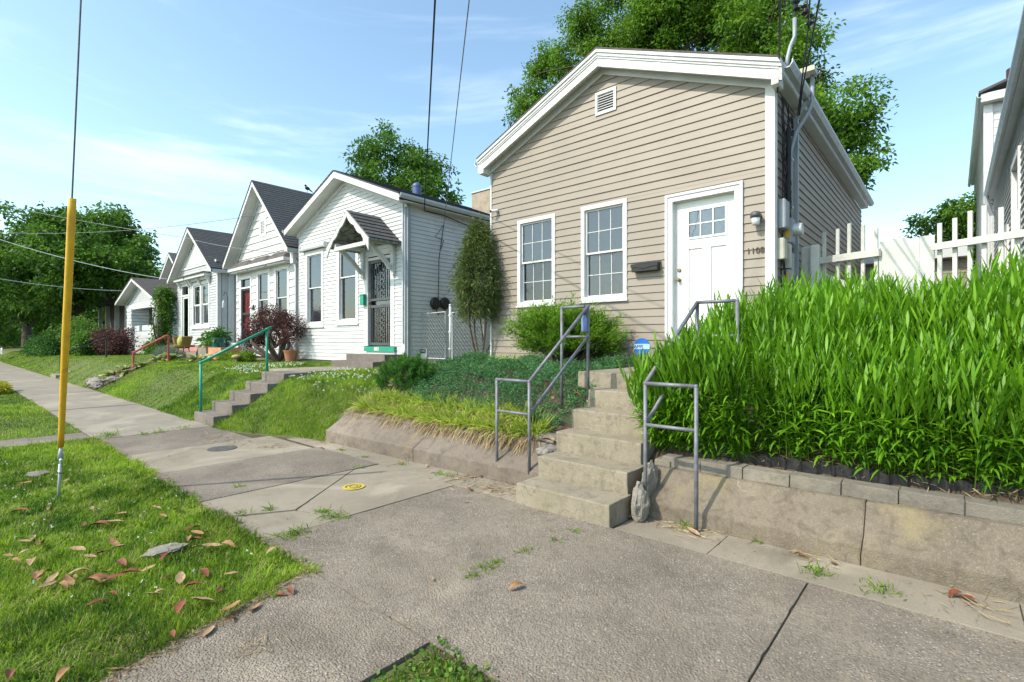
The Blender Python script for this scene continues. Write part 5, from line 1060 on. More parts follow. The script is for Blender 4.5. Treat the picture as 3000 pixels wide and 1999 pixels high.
wp = [(*gz(px, py)[:2], -.01, s) for (px, py, s) in ((2395, 1680, 1.5), (2580, 1730, 1.4), (2760, 1700, 1.6), (2225, 1588, .9), (2790, 1705, .8), (2010, 1545, 1))]
weeds(wp, 'joint_weed', 'tufts of weeds at the foot of the right retaining wall', .10)
wp = [(*gz(px, py)[:2], -.01, s) for (px, py, s) in ((310, 1283, 3.2), (325, 1275, 3), (470, 1268, 1.5), (540, 1257, 1.5), (375, 1372, 2.6), (620, 1245, 2.), (420, 1275, 1.2))]
weeds(wp, 'joint_weed', 'leafy weeds at the sidewalk edge near the narrow dark walk', .13, 40)
wp = [(*gz(px, py)[:2], -.01, s) for (px, py, s) in ((1290, 1390, 1), (1320, 1395, 1.2), (1380, 1385, .8), (1068, 1340, .8), (1180, 1362, .8))]
weeds(wp, 'joint_weed', 'thin weeds at the foot of the left retaining wall', .07)
# dead grass litter at the wall foot
wp = [(*gz(px, py)[:2], .0, s) for (px, py, s) in ((1400, 1420, 3.2), (1450, 1440, 2.6), (1490, 1440, 2), (1350, 1405, 1.6), (2080, 1560, 1.6), (1980, 1548, 1.5), (2350, 1630, 1.5), (2900, 1790, 2.2), (960, 1295, 2), (700, 1300, 2.6), (640, 1285, 2.4), (800, 1310, 2))]
P = np.concatenate([rng.normal(size=(int(30 * s), 3)) * np.array([.07, .05, .004]) * s + np.array((x, y, .012)) for x, y, z, s in wp]); n = len(P)
tag(blades('dry_litter', G_DRY, P, nrm(rdir(n) * np.array([1, 1, .12])), rng.uniform(.05, .13, n), .006, 0., rng.random(n), kind='lance'), 'dry grass litter swept against the wall foot and sidewalk edges', 'litter', kind='stuff')
c = gz(738, 1905); P = rng.normal(size=(45, 3)) * np.array([.05, .05, .01]) + np.array((c[0], c[1], .015)); tag(blades('straw_tangle', G_DRY, P, nrm(rdir(45) * np.array([1, 1, .35])), .09, .004, .1, rng.uniform(.7, 1, 45), kind='lance'), 'pale tangle of dry straw lying on the walk slab', 'litter', kind='stuff')

# ================================================================== PLANTS IN THE BEIGE LOT
# tall broad-bladed grass filling the bed right of the steps
def oats(label, x0, x1, y0, y1, n, spill=False):
    x = rng.uniform(x0, x1, n); y = y0 + (y1 - y0) * rng.random(n) ** 1.25
    xl = np.interp(y, [4.6, 4.95, 6.6], [-2.10, -2.20, -2.22]); k = (x > xl - .08) & (vnoise(x, y, 4.5, 91) > .04); x, y = x[k], y[k]; n = len(x)
    zb = terr(x, y); Ht = np.interp(x, [-2.25, -1.95, -1.6, -1.0, -.3, .6], [.58, .82, .97, 1.0, 1.04, 1.06]) * np.interp(y, [4.55, 4.75, 5.3, 6.7], [.66, .86, 1.0, .98]) * rng.uniform(.78, 1.12, n) * (.82 + .36 * vnoise(x, y, 3.4, 95))
    if spill: Ht = rng.uniform(.8, 1.1, n) * np.interp(x, [-2.25, -1.95, -1.6], [.66, .92, 1.14])
    edge = np.clip((5.05 - y) / .35, 0, 1); el = np.clip((-1.85 - x) / .3, 0, 1)
    lean = np.stack([rng.normal(0, .09, n) - .16 * el, rng.normal(-.03, .07, n) - .22 * edge, np.ones(n)], 1)
    if spill: lean[:, 1] -= rng.uniform(.1, .42, n); lean[:, 0] -= .08
    S = nrm(lean)
    base = np.stack([x, y, zb], 1); P = []; D = []; L = []; W = []; T = []; DR = []; SP = []; SD = []
    for i in range(15):
        t = (.06 + .94 * (i + rng.random(n) * .8) / 15); q = base + S * (Ht * t)[:, None]
        az = rng.uniform(0, 6.283, n); up = np.where(t > .62, rng.uniform(1.3, 3.2, n), rng.uniform(.25, 1.0, n))
        dd_ = nrm(np.stack([np.cos(az), np.sin(az) - .35 * edge, up], 1) + S * .2)
        P.append(q); D.append(dd_); L.append(rng.uniform(.14, .25, n) * np.where(t < .2, .85, 1)); W.append(rng.uniform(.015, .025, n)); DR.append(np.where(t > .62, rng.uniform(.0, .15, n), rng.uniform(.2, .75, n)))
        T.append(np.clip(rng.normal(.5, .2, n) + .18 * (t - .5), 0, 1)); SD.append(nrm(np.stack([-np.sin(az), np.cos(az), rng.normal(0, .25, n)], 1)))
    P, D, L, W, DR, T, SD = (np.concatenate(a) for a in (P, D, L, W, DR, T, SD))
    V1, f1, l1, t1 = blade_geo(P, D, L, W, DR, T, SD, 'lance')
    V2, f2, l2, t2 = blade_geo(base, S, Ht, np.full(n, .0055), 0 * Ht, rng.uniform(.2, .6, n), None, 'blade')
    o = npmesh('tall_grass', np.concatenate([V1, V2]), np.concatenate([f1, f2]), np.concatenate([l1, l2 + len(V1)]), np.concatenate([t1, t2]), G_OATS)
    return tag(o, label, 'tall grass', kind='stuff')
oats('dense bright green tall grass bed above the right retaining wall', -2.4, 2.2, 4.72, 6.7, 4500)
oats('tall grass spilling over the top of the right handrail', -2.3, -1.3, 4.66, 4.95, 430, True)
n = 1300; x = rng.uniform(-2.05, 1.6, n); y = rng.uniform(4.69, 5.0, n); tag(blades('dry_litter', G_DRY, np.stack([x, y, terr(x, y) + .03], 1), nrm(rdir(n) * np.array([1, 1, .3])), rng.uniform(.06, .14, n), .007, .1, rng.random(n), kind='lance'), 'rusty dry leaf litter under the tall grass behind the edging', 'litter', kind='stuff')
# fringe of liriope clumps on the left wall
def liri(x, y, z, label, seed, sc=1.0):
    t = thing('liriope_clump', label, 'plant', (x, y, z), 'liriope clumps along the wall'); n = 330
    az = rng.uniform(0, 6.283, n); r = rng.random(n) ** .5 * .13; up = rng.uniform(.7, 3.2, n); P = np.stack([x + np.cos(az) * r, y + np.sin(az) * r * .8, np.full(n, z - .02)], 1)
    D = nrm(np.stack([np.cos(az), np.sin(az) - .25, up], 1)); blades('leaves', G_LIRI, P, D, rng.uniform(.26, .44, n) * sc, .0125, rng.uniform(.15, .8, n), np.clip(rng.normal(.5, .25, n), 0, 1), t)
    n = 190; az = rng.uniform(-2.75, -.4, n); P = np.stack([x + rng.uniform(-.22, .22, n), y - rng.uniform(.02, .16, n), z + rng.uniform(-.03, .05, n)], 1); D = nrm(np.stack([np.cos(az) * .5, np.sin(az), rng.uniform(-.3, .35, n)], 1))
    blades('dead_leaves', G_DRY, P, D, rng.uniform(.16, .30, n) * sc, .0085, rng.uniform(.6, 1.15, n), rng.random(n), t); return t
lx = np.linspace(-7.0, -3.78, 12)
for i, x_ in enumerate(lx): liri(x_ + random.uniform(-.05, .05), 4.60 + random.uniform(-.03, .05), .44, 'yellow green liriope clump fringed with dry brown leaves on the left wall', i, random.uniform(.9, 1.12))
for i in range(9): liri(-6.95 + i * .36, 4.84, .58, 'yellow green liriope clump fringed with dry brown leaves on the left wall', 20 + i, .9)
# creeping juniper
nr = 5200; x = rng.uniform(-7.1, -3.22, nr); y = 4.75 + rng.random(nr) * 2.35; k = ~((x > -3.60) & (y > 5.3)) & (y > 4.70) & ~((x < -6.2) & (y < 5.1)) & (y < 6.75 + .4 * vnoise(x, y, 1.5, 62)); x, y = x[k], y[k]; nr = len(x)
b = np.stack([x, y, terr(x, y) + .02 + .17 * vnoise(x, y, 3.6, 63)], 1); az = rng.uniform(0, 6.283, nr); R = nrm(np.stack([np.cos(az), np.sin(az) - .5, rng.uniform(.0, .75, nr)], 1)); P = []; D = []; T = []
for i in range(13):
    t = i / 13; q = b + R * (.15 * t); P.append(q); D.append(nrm(R * .8 + rng.normal(size=(nr, 3)) * .6 + np.array([0, 0, .2]))); T.append(np.clip(rng.normal(.35 + .3 * t, .2, nr), 0, .89))
T = np.concatenate(T); T[rng.random(len(T)) < .008] = .99
tag(blades('creeping_juniper', G_JUNC, np.concatenate(P), np.concatenate(D), rng.uniform(.025, .05, len(T)), .011, .1, T, kind='d'), 'blue green creeping juniper carpeting the bank left of the steps', 'ground cover', kind='stuff')
n = 60; wx = rng.uniform(-7.05, -5.6, 1100); wy = rng.uniform(6.75, 7.5, 1100); tag(blades('dry_weed', G_LIRI, np.stack([wx, wy, terr(wx, wy)], 1), rdir(1100, 1.3), rng.uniform(.12, .38, 1100), .006, rng.uniform(.1, .5, 1100), rng.uniform(.55, 1, 1100), kind='blade'), 'straw coloured weeds along the foot of the beige wall', 'weed', kind='stuff')
n = 1500; wx = rng.uniform(-9.6, -7.15, n); wy = rng.uniform(6.7, 8.0, n); tag(blades('strap_leaf_weed', G_LIRI, np.stack([wx, wy, terr(wx, wy)], 1), rdir(n, 1.2), rng.uniform(.15, .36, n), .014, rng.uniform(.2, .7, n), np.clip(rng.normal(.4, .25, n), 0, 1), kind='blade'), 'strappy yellow green leaves in front of the chain link gate', 'weed', kind='stuff')
one('rock', rockm((-7.62, 6.15, tz(-7.62, 6.15) + .05), (.16, .12, .07), 21), ROCK, 'flat pale stone at the edge of the creeping juniper by the pine', 'rock')

def limb(m, a, b, r0, r1, bend=.15, n=6, k=6):
    a, b = Vector(a), Vector(b); L = (b - a).length; off = Vector((random.gauss(0, 1), random.gauss(0, 1), abs(random.gauss(0, .6)))) * L * bend
    pts = [a.lerp(b, i / n) + off * math.sin(math.pi * i / n) for i in range(n + 1)]; m.tube(pts, [r0 + (r1 - r0) * i / n for i in range(n + 1)], k); return pts
# mugo pine
mp_ = thing('dwarf_pine', 'rounded dark green dwarf pine at the left end of the bank', 'shrub', (-6.75, 5.25, .8)); ctr = np.array([-6.88, 5.22, .84]); ns = 190
d = rdir(ns * 2, .35); d = d[d[:, 2] > -.25][:ns]; ns = len(d); tips = ctr + d * np.array([.55, .46, .42]) * rng.uniform(.72, 1.05, (ns, 1)); P = []; D = []; T = []
for i in range(ns):
    n = 110; t = rng.random(n); ax = nrm((d[i] * .5 + np.array([0, 0, .8]))[None])[0]; q = tips[i] - ax * .08 + ax * (.16 * t)[:, None]; P.append(q); D.append(nrm(ax * .75 + rng.normal(size=(n, 3)) * .55)); T.append(np.clip(rng.normal(.3, .15, n) + .45 * t, 0, 1))
P, D, T = map(np.concatenate, (P, D, T)); blades('needles', G_PINE, P, D, rng.uniform(.05, .085, len(P)), .006, 0, T, mp_, kind='d')
m = MB()
for i in range(0, ns, 5): limb(m, (-6.75, 5.25, .75), tips[i], .025, .008)
m.build('branches', BARK, mp_, fix=False)
# spreading juniper against the beige wall
jn = thing('juniper_shrub', 'spreading feathery green juniper in front of the beige house windows', 'shrub', (-5.0, 6.95, 1.05)); P = []; D = []; T = []; m = MB()
jb = Vector((-4.95, 7.0, 1.05))
for i in range(130):
    az = random.uniform(0, 6.283); el = random.uniform(.10, 1.2); L = random.uniform(.55, 1.0) * (1.0 if el < .8 else .8); dirv = Vector((math.cos(az) * math.cos(el) * 1.18, math.sin(az) * math.cos(el) * .58, math.sin(el) * .92 + .12)); tip = jb + dirv * L + Vector((random.uniform(-.2, .2), 0, .30)); tip.y = min(tip.y, 7.45)
    if i % 3 == 0: limb(m, jb + Vector((random.uniform(-.2, .2), 0, 0)), tip, .02, .005)
    for s in range(8):
        n = 90; t = rng.random(n) ** .7; q0 = np.array(jb + Vector((0, 0, .25))); tp = np.array(tip) + rng.normal(size=3) * .09; q = q0 + (tp - q0) * (.42 + .58 * t)[:, None] + rng.normal(size=(n, 3)) * .028; dv_ = nrm((tp - q0)[None])[0]
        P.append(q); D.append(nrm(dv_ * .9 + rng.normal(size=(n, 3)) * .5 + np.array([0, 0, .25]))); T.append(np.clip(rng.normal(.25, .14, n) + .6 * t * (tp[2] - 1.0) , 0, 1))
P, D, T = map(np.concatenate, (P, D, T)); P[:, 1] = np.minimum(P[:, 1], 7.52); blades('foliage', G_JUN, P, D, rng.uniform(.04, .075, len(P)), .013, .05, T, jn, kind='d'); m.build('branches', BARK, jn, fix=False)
# narrow shrub at the left corner
pd_ = thing('podocarpus_shrub', 'upright narrow leaved shrub at the left corner of the beige house', 'shrub', (-7.36, 7.40, 1.1)); P = []; D = []; T = []; m = MB()
for i in range(430):
    h = random.random(); z = 2.12 + 1.75 * h; rad = .50 * (math.sin(math.pi * min(1, .18 + .82 * h)) ** .8) * (1.15 if h < .5 else .95); az = random.uniform(0, 6.283); r = rad * random.uniform(.35, 1.0)
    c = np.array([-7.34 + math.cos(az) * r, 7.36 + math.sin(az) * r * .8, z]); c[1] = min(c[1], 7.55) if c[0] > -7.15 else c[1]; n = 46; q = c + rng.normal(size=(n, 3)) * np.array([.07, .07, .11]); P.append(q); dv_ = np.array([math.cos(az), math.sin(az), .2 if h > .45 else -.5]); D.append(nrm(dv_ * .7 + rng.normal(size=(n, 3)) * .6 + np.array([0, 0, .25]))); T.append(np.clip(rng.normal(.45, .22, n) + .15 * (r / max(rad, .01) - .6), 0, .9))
P, D, T = map(np.concatenate, (P, D, T)); T[rng.random(len(T)) < .02] = .99
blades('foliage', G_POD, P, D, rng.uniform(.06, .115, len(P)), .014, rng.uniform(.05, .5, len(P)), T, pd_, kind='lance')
for i in range(5): limb(m, (-7.40 + .04 * i, 7.40, 1.05), (-7.38 + random.uniform(-.2, .2), 7.38 + random.uniform(-.12, .12), 2.3 + random.random() * 1.2), .022, .008, .08)
m.build('stems', BARK, pd_, fix=False)

# ================================================================== TREES
rng = np.random.default_rng(2024); random.seed(31)
def tree(name, label, base, blobs, ncl, nleaf, L, W, mat, trunk_r, cl=.55, nl=46, up=.0, group=None, fork=.35, droop=.25, flat=.7):
    t = thing(name, label, 'tree', base, group); blobs = [np.array(b, float) for b in blobs]; wts = np.array([b[3] * b[4] * b[5] for b in blobs]) ** .8; wts /= wts.sum()
    subs = []
    for b in blobs:
        for _ in range(18): subs.append(np.concatenate([b[:3] + rdir(1)[0] * b[3:6] * rng.uniform(.5, .98), b[3:6] * rng.uniform(.28, .50)]))
    blobs0 = blobs; blobs = subs; wts = np.repeat(wts, 18) / 18.0; C = []
    while len(C) < ncl:
        b = blobs[rng.choice(len(blobs), p=wts)]; d = rdir(1)[0]; r = rng.random() ** .5; C.append(b[:3] + d * b[3:6] * r)
    C = np.array(C); cs = rng.uniform(.6, 1.25, ncl) * cl; ct = rng.normal(0, .16, ncl)
    idx = np.repeat(np.arange(ncl), nleaf); n = len(idx); q = rng.normal(size=(n, 3)); q = nrm(q) * (rng.random(n) ** .5)[:, None] * np.array([1, 1, flat]); P = C[idx] + q * cs[idx][:, None]
    D = nrm(q + rng.normal(size=(n, 3)) * .5 + np.array([0, 0, up])); T = np.clip(rng.normal(.48, .17, n) + ct[idx] + .12 * q[:, 2], 0, 1)  # upper leaves of each cluster tinted lighter, sunlight put into their colour
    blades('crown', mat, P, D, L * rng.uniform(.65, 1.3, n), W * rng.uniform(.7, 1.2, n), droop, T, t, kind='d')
    m = MB(); b0 = Vector(base); top = Vector(tuple(np.mean([b[:3] for b in blobs0], 0))); fk = b0.lerp(Vector((top.x, top.y, top.z)), fork)
    fk.z = b0.z + (top.z - b0.z) * fork * 1.2; limb(m, b0, fk, trunk_r, trunk_r * .7, .03, 6, 10); tb = m.build('trunk', BARK, t, smooth=True, fix=False)
    m = MB(); mains = []
    for i in range(7):
        e = C[rng.integers(ncl)]; e2 = Vector(tuple(e)); pts = limb(m, fk, fk.lerp(e2, .75), trunk_r * .55, trunk_r * .12, .12); mains += pts[2:]
    for i in range(nl):
        e2 = Vector(tuple(C[rng.integers(ncl)])); s = min(mains, key=lambda p: (p - e2).length); limb(m, s, e2, trunk_r * .10, trunk_r * .02, .12, 4, 5)
    m.build('limbs', BARK, tb, fix=False); return t
def blob_px(px, py, r, Y): c_ = gy(px, py, Y); t_ = Y / ray(px, py)[1]; q_ = r / FPX * t_; return (c_[0], c_[1], c_[2], q_, q_ * .85, q_)
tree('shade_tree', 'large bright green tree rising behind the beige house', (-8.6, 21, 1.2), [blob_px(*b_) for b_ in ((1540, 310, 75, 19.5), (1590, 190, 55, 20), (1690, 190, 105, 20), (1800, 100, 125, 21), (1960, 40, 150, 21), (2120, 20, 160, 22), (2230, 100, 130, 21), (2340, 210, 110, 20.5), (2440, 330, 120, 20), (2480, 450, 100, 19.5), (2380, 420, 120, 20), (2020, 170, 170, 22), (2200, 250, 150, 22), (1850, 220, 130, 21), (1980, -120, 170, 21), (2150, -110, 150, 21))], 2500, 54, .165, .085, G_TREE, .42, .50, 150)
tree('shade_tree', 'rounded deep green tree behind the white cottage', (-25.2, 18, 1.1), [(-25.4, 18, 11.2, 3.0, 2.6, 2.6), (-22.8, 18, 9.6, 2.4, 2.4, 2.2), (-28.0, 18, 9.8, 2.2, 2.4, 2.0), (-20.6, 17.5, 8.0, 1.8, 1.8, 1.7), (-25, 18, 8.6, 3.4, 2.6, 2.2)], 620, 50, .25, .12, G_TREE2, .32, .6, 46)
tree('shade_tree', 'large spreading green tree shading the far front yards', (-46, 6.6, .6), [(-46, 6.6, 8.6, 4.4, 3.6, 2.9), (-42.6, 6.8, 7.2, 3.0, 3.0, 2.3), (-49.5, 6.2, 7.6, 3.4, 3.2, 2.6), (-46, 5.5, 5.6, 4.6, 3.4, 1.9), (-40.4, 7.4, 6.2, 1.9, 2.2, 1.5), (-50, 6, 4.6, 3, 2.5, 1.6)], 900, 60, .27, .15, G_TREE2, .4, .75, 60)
tree('shade_tree', 'green tree at the far end of the street seen beyond the spreading tree', (-58, 5.2, .6), [(-58, 5.2, 8.0, 4.0, 3.4, 3.2), (-55.5, 5.0, 5.4, 3.4, 3, 2.4), (-62, 5, 5.5, 4, 3, 3.5)], 520, 60, .34, .18, G_TREE2, .4, .9, 40)
tree('shade_tree', 'dense tree closing the view at the end of the far yards', (-76, 9, .6), [(-76, 9, 7, 6, 5, 5.5), (-70, 13, 6, 6, 5, 5), (-84, 4, 7, 7, 5, 6)], 520, 60, .45, .25, G_TREE2, .4, 1.2, 30)
tree('yard_tree', 'small leafy tree behind the white picket fence', (-.15, 24, 1.2), [(-.25, 24, 4.9, 1.2, 1.3, 1.9), (-.6, 24, 3.6, 1.2, 1.2, 1.6), (.3, 24, 5.4, .9, 1.0, 1.2)], 170, 60, .16, .08, G_TREE2, .12, .4, 24)
# shrubs
def shrub(name, label, base, blobs, ncl, nleaf, L, W, mat, r=.05, cl=.22, stems=6, up=.1, droop=.2, group=None):
    t = thing(name, label, 'shrub', base, group); C = []
    for i in range(ncl):
        b = np.array(blobs[i % len(blobs)], float); C.append(b[:3] + rdir(1)[0] * b[3:6] * rng.random() ** .4)
    C = np.array(C); idx = np.repeat(np.arange(ncl), nleaf); n = len(idx); q = nrm(rng.normal(size=(n, 3))) * (rng.random(n) ** .5)[:, None]; ct = rng.normal(0, .15, ncl)
    P = C[idx] + q * cl * rng.uniform(.7, 1.2, n)[:, None]; g = terr(P[:, 0], P[:, 1]) + .01; P[:, 2] = np.maximum(P[:, 2], g)
    blades('foliage', mat, P, nrm(q + rng.normal(size=(n, 3)) * .5 + np.array([0, 0, up])), L * rng.uniform(.6, 1.3, n), W * rng.uniform(.7, 1.2, n), droop, np.clip(rng.normal(.45, .18, n) + ct[idx], 0, 1), t, kind='d')
    m = MB()
    for i in range(stems): limb(m, base, C[rng.integers(ncl)], r, r * .3, .18)
    for i in range(stems * 3): limb(m, Vector(base).lerp(Vector(tuple(C[0])), .4), C[rng.integers(ncl)], r * .35, r * .1, .15, 4, 5)
    m.build('stems', BARK, t, fix=False); return t
shrub('barberry_shrub', 'burgundy leaved shrub with twisted stems before the steep gabled house', (-15.85, 7.1, .93), [(-16.9, 7.0, 2.0, .75, .5, .35), (-15.9, 7.0, 2.25, .75, .5, .35), (-15.2, 7.1, 1.95, .5, .5, .4), (-17.3, 6.9, 1.6, .5, .45, .3)], 170, 60, .06, .035, G_BURG, .07, .2, 8)
shrub('maple_shrub', 'low burgundy maple shrub before the stone porch', (-33.6, 6.3, .75), [(-33.2, 6.3, 1.7, 1.1, .8, .6), (-34.5, 6.2, 1.5, .9, .8, .6), (-32.4, 6.2, 1.25, .7, .6, .4)], 150, 60, .13, .05, G_BURG, .07, .35, 6)
shrub('leafy_shrub', 'bright green leafy shrub beside the black handrail', (-36.2, 5.7, .7), [(-36.0, 5.7, 1.7, 1.3, .8, .8), (-37.8, 5.6, 1.9, 1.3, .8, .9), (-35.2, 5.6, 1.4, .9, .7, .6)], 200, 60, .15, .09, G_SHRUB, .06, .4, 6)
shrub('yew_shrub', 'dark mounded shrub under the spreading tree', (-44, 5.0, .6), [(-44.5, 5.0, 1.1, 2.2, .9, .6), (-47.5, 5.0, 1.2, 2.4, 1, .7), (-42, 5.1, 1.3, 1.2, .9, .8)], 260, 60, .12, .06, G_PINE, .05, .4, 5)
shrub('climbing_shrub', 'tall loose green shrub between the stone porch and the fish scale house', (-29.1, 7.5, .8), [(-29.2, 7.4, 1.9, .35, .35, 1.0), (-29.0, 7.4, 3.0, .35, .3, .8), (-29.8, 7.2, 1.2, .6, .4, .4), (-29.0, 7.45, 3.7, .25, .3, .4)], 150, 50, .12, .07, G_SHRUB, .05, .32, 6)
shrub('lavender_clump', 'grey green lavender mound beside the red handrail', (-23.3, 6.0, .85), [(-23.3, 6.0, 1.05, .7, .4, .25), (-22.4, 6.1, 1.0, .5, .4, .2)], 110, 50, .12, .014, leafmat('lavender_leaf', (.10, .16, .10), (.26, .34, .24)), .02, .16, 4, up=.8)
shrub('golden_shrub', 'golden yellow shrub on the planting strip beside the lawn sign', (-21.5, 1.25, 0), [(-21.5, 1.2, .14, .7, .3, .16)], 90, 50, .09, .03, leafmat('golden_leaf', (.30, .34, .02), (.62, .55, .06)), .02, .14, 4)
shrub('low_bed_plants', 'low green and yellow plants in the bed before the red door house', (-18.0, 6.7, .9), [(-18.2, 6.6, 1.0, 1.0, .35, .12), (-17.0, 6.6, 1.0, .6, .3, .12)], 90, 50, .09, .025, G_LAWN, .015, .14, 4, up=.6)
# hostas
def hosta(x, y, label, s=1.0):
    z = tz(x, y); n = 46; az = rng.uniform(0, 6.283, n); up = rng.uniform(.25, 1.6, n); D = nrm(np.stack([np.cos(az), np.sin(az), up], 1)); sd_ = nrm(np.stack([-np.sin(az), np.cos(az), np.zeros(n)], 1))
    o = blades('hosta', G_HOSTA, np.tile([[x, y, z]], (n, 1)) + D * .05, D, rng.uniform(.26, .46, n) * s, .15 * s, rng.uniform(.2, .6, n), rng.random(n), side=sd_, loc=(x, y, z)); tag(o, label, 'plant', 'variegated hostas by the red handrail')
for (x_, y_, s) in ((-21.5, 3.95, 1.0), (-21.1, 4.2, .9), (-20.35, 4.1, .8), (-20.0, 4.45, .8), (-21.0, 5.2, 1.2), (-20.6, 5.5, 1.1), (-19.5, 5.9, .9), (-18.9, 6.0, .8)): hosta(x_, y_, 'pale variegated hosta clump in the bed by the red handrail', s)
mb_ = MB(); 
for yv in np.linspace(3.35, 5.3, 14): mb_.v += [(-21.45 + (yv - 3.3) * .12, yv, tz(-21.4, yv) + .02), (-20.2 + (yv - 3.3) * .12, yv, tz(-20.2, yv) + .02)]
mb_.f = [(2 * i, 2 * i + 1, 2 * i + 3, 2 * i + 2) for i in range(13)]; mb_.mi = [0] * 13; tag(mb_.build('mulch_bed', MULCH, fix=False), 'dark mulch bed between the hostas', None, kind='structure')
for (x_, y_, r_, sd_, lb) in ((-21.2, 3.55, (.55, .22, .16), 31, 'long pale grey rock at the sidewalk edge of the hosta bed'), (-20.5, 3.45, (.38, .18, .11), 34, 'smaller pale rock beside the long rock at the hosta bed'), (-21.9, 3.5, (.22, .16, .14), 37, 'rounded pale rock at the end of the long rock'), (-20.2, 3.8, (.3, .2, .10), 39, 'flat pale rock above the smaller one beside the hostas')): one('rock', rockm((x_, y_, tz(x_, y_) + r_[2] * .5), r_, sd_), ROCK, lb, 'rock')

# crumbs of leaf and grit on the slabs
n = 900; x = rng.uniform(-9, 1.2, n); y = 1.7 + 2.5 * rng.random(n); k = (rng.random(n) < np.where((y > 3.6) | (y < 1.9), 1.0, .25)) & ~((x > -3.2) & (x < -2.1) & (y > 3.6)) & (y < 4.0); x, y = x[k], y[k]; n = len(x)
tag(blades('grit', G_DRY, np.stack([x, y, np.full(n, .010)], 1), nrm(rdir(n) * np.array([1, 1, .1])), rng.uniform(.008, .03, n), rng.uniform(.004, .012, n), 0, rng.random(n) * .6, kind='d'), 'crumbs of dry leaf scattered over the sidewalk slabs', 'litter', kind='stuff')

# far wood closing the street
n = 26000; x = rng.uniform(-150, -88, n); y = rng.uniform(-22, 30, n); z = rng.random(n) ** .8 * (5.5 + 2.5 * vnoise(x, y, .25, 5)) - .1
tag(blades('far_wood', G_TREE2, np.stack([x, y, z], 1), rdir(n, .1), rng.uniform(.6, 1.1, n), .55, .2, np.clip(rng.normal(.42, .2, n) + .3 * (vnoise(x, y, .5, 8) - .5), 0, 1), kind='d'), 'distant wall of trees at the end of the street', 'trees', kind='stuff')

# brown fringe of dead grass and leaf bits along the grass edges
n = 1500; u = rng.random(n); a_ = rng.random(n) < .45; y = np.where(a_, .35 + 1.35 * u, 1.70 + rng.normal(0, .025, n)); x = np.where(a_, -3.27 + (1.69 - y) * .316 + rng.normal(.01, .03, n), -10.2 + 6.9 * u)
tag(blades('edge_thatch', G_DRY, np.stack([x, y, np.full(n, .008)], 1), nrm(rdir(n) * np.array([1, 1, .2])), rng.uniform(.02, .06, n), .005, .1, rng.random(n) * .7, kind='lance'), 'brown thatch along the sidewalk edge of the planting strip', 'litter', kind='stuff')

# ================================================================== FALLEN LEAVES
LM = [pm('dry_leaf_tan', (.34, .19, .085), (.22, .11, .05), 28, .75), pm('dry_leaf_rust', (.23, .065, .025), (.12, .04, .02), 28, .6), pm('dry_leaf_pale', (.40, .27, .15), (.26, .16, .085), 28, .75)]
def leafmesh(seed):
    r = random.Random(seed); L, W = .135, .05; N = 7; vs = []; fs = []; cu = r.uniform(.008, .04) * r.choice((1, -.8, -.5)); fold = r.uniform(.008, .024)
    for i in range(N + 1):
        t = i / N; w_ = W * math.sin(math.pi * min(1, t * .94 + .04)) ** .8 * .5; x = (t - .5) * L; z = cu * (1 - (2 * t - 1) ** 2) * .6 if cu > 0 else -cu * (2 * t - 1) ** 2 * .6
        vs += [(x, -w_, z + fold * (w_ / W * 2)), (x, 0, z), (x, w_, z + fold * (w_ / W * 2) * r.uniform(.6, 1.4))]
    for i in range(N): fs += [(3 * i, 3 * i + 1, 3 * i + 4, 3 * i + 3), (3 * i + 1, 3 * i + 2, 3 * i + 5, 3 * i + 4)]
    vs += [(-L * .5 - .025, .001, .004), (-L * .5 - .025, -.001, .004)]; k = len(vs); fs.append((1, k - 2, k - 1))
    me = bpy.data.meshes.new('fallen_leaf'); me.from_pydata(vs, [], fs); me.polygons.foreach_set('use_smooth', [True] * len(fs)); return me
LMESH = []
for i in range(9): me = leafmesh(i); me.materials.append(LM[i % 3]); LMESH.append(me)
def leaf_at(x, y, z, label, group, s=1.0):
    o = bpy.data.objects.new('fallen_leaf', random.choice(LMESH)); COL.objects.link(o); o.location = (x, y, z); o.rotation_euler = (random.gauss(0, .16), random.gauss(0, .14), random.uniform(0, 6.283)); o.scale = (s,) * 3; tag(o, label, 'leaf', group)
vl = [(120, 520), (300, 515), (280, 570), (560, 505), (740, 540), (960, 495), (1000, 545), (1080, 510), (510, 600), (610, 605), (700, 585), (1180, 630), (1210, 655), (1150, 690), (1195, 690), (150, 710), (200, 680), (700, 710), (730, 740), (480, 755), (50, 785), (160, 770), (250, 725), (90, 830), (550, 800), (615, 780), (1020, 800), (1205, 760), (1300, 730), (1395, 735), (1675, 765), (650, 890), (740, 840), (800, 895), (910, 865), (220, 920), (270, 905), (490, 900), (290, 970), (420, 950), (600, 935), (650, 945), (1030, 925), (1105, 940), (1180, 980), (1250, 895), (1420, 905), (1350, 1010), (980, 1010), (930, 1025), (1235, 1065), (1410, 1115), (1055, 1280), (605, 1075), (690, 1020), (1110, 1105), (400, 1530), (60, 1525), (195, 840), (320, 940), (380, 985), (455, 925), (560, 960), (700, 930), (150, 345), (420, 340)]
for (a, b) in vl:
    c = gz(a * .4776, 1250 + b * .4776, .035); leaf_at(c[0], c[1], .026 + random.uniform(0, .014), 'dry brown leaf lying in the grass of the planting strip', 'fallen leaves in the verge grass', random.uniform(.45, 1.15))
for (a, b) in ((1425, 1185), (1780, 1015), (695, 1495), (1720, 1035), (1280, 1262), (1560, 1120)):
    c = gz(a * .4776, 1250 + b * .4776, .008); leaf_at(c[0], c[1], .010, 'dry brown leaf at the grass edge of the walk', 'leaves along the walk edge', random.uniform(.5, .8))
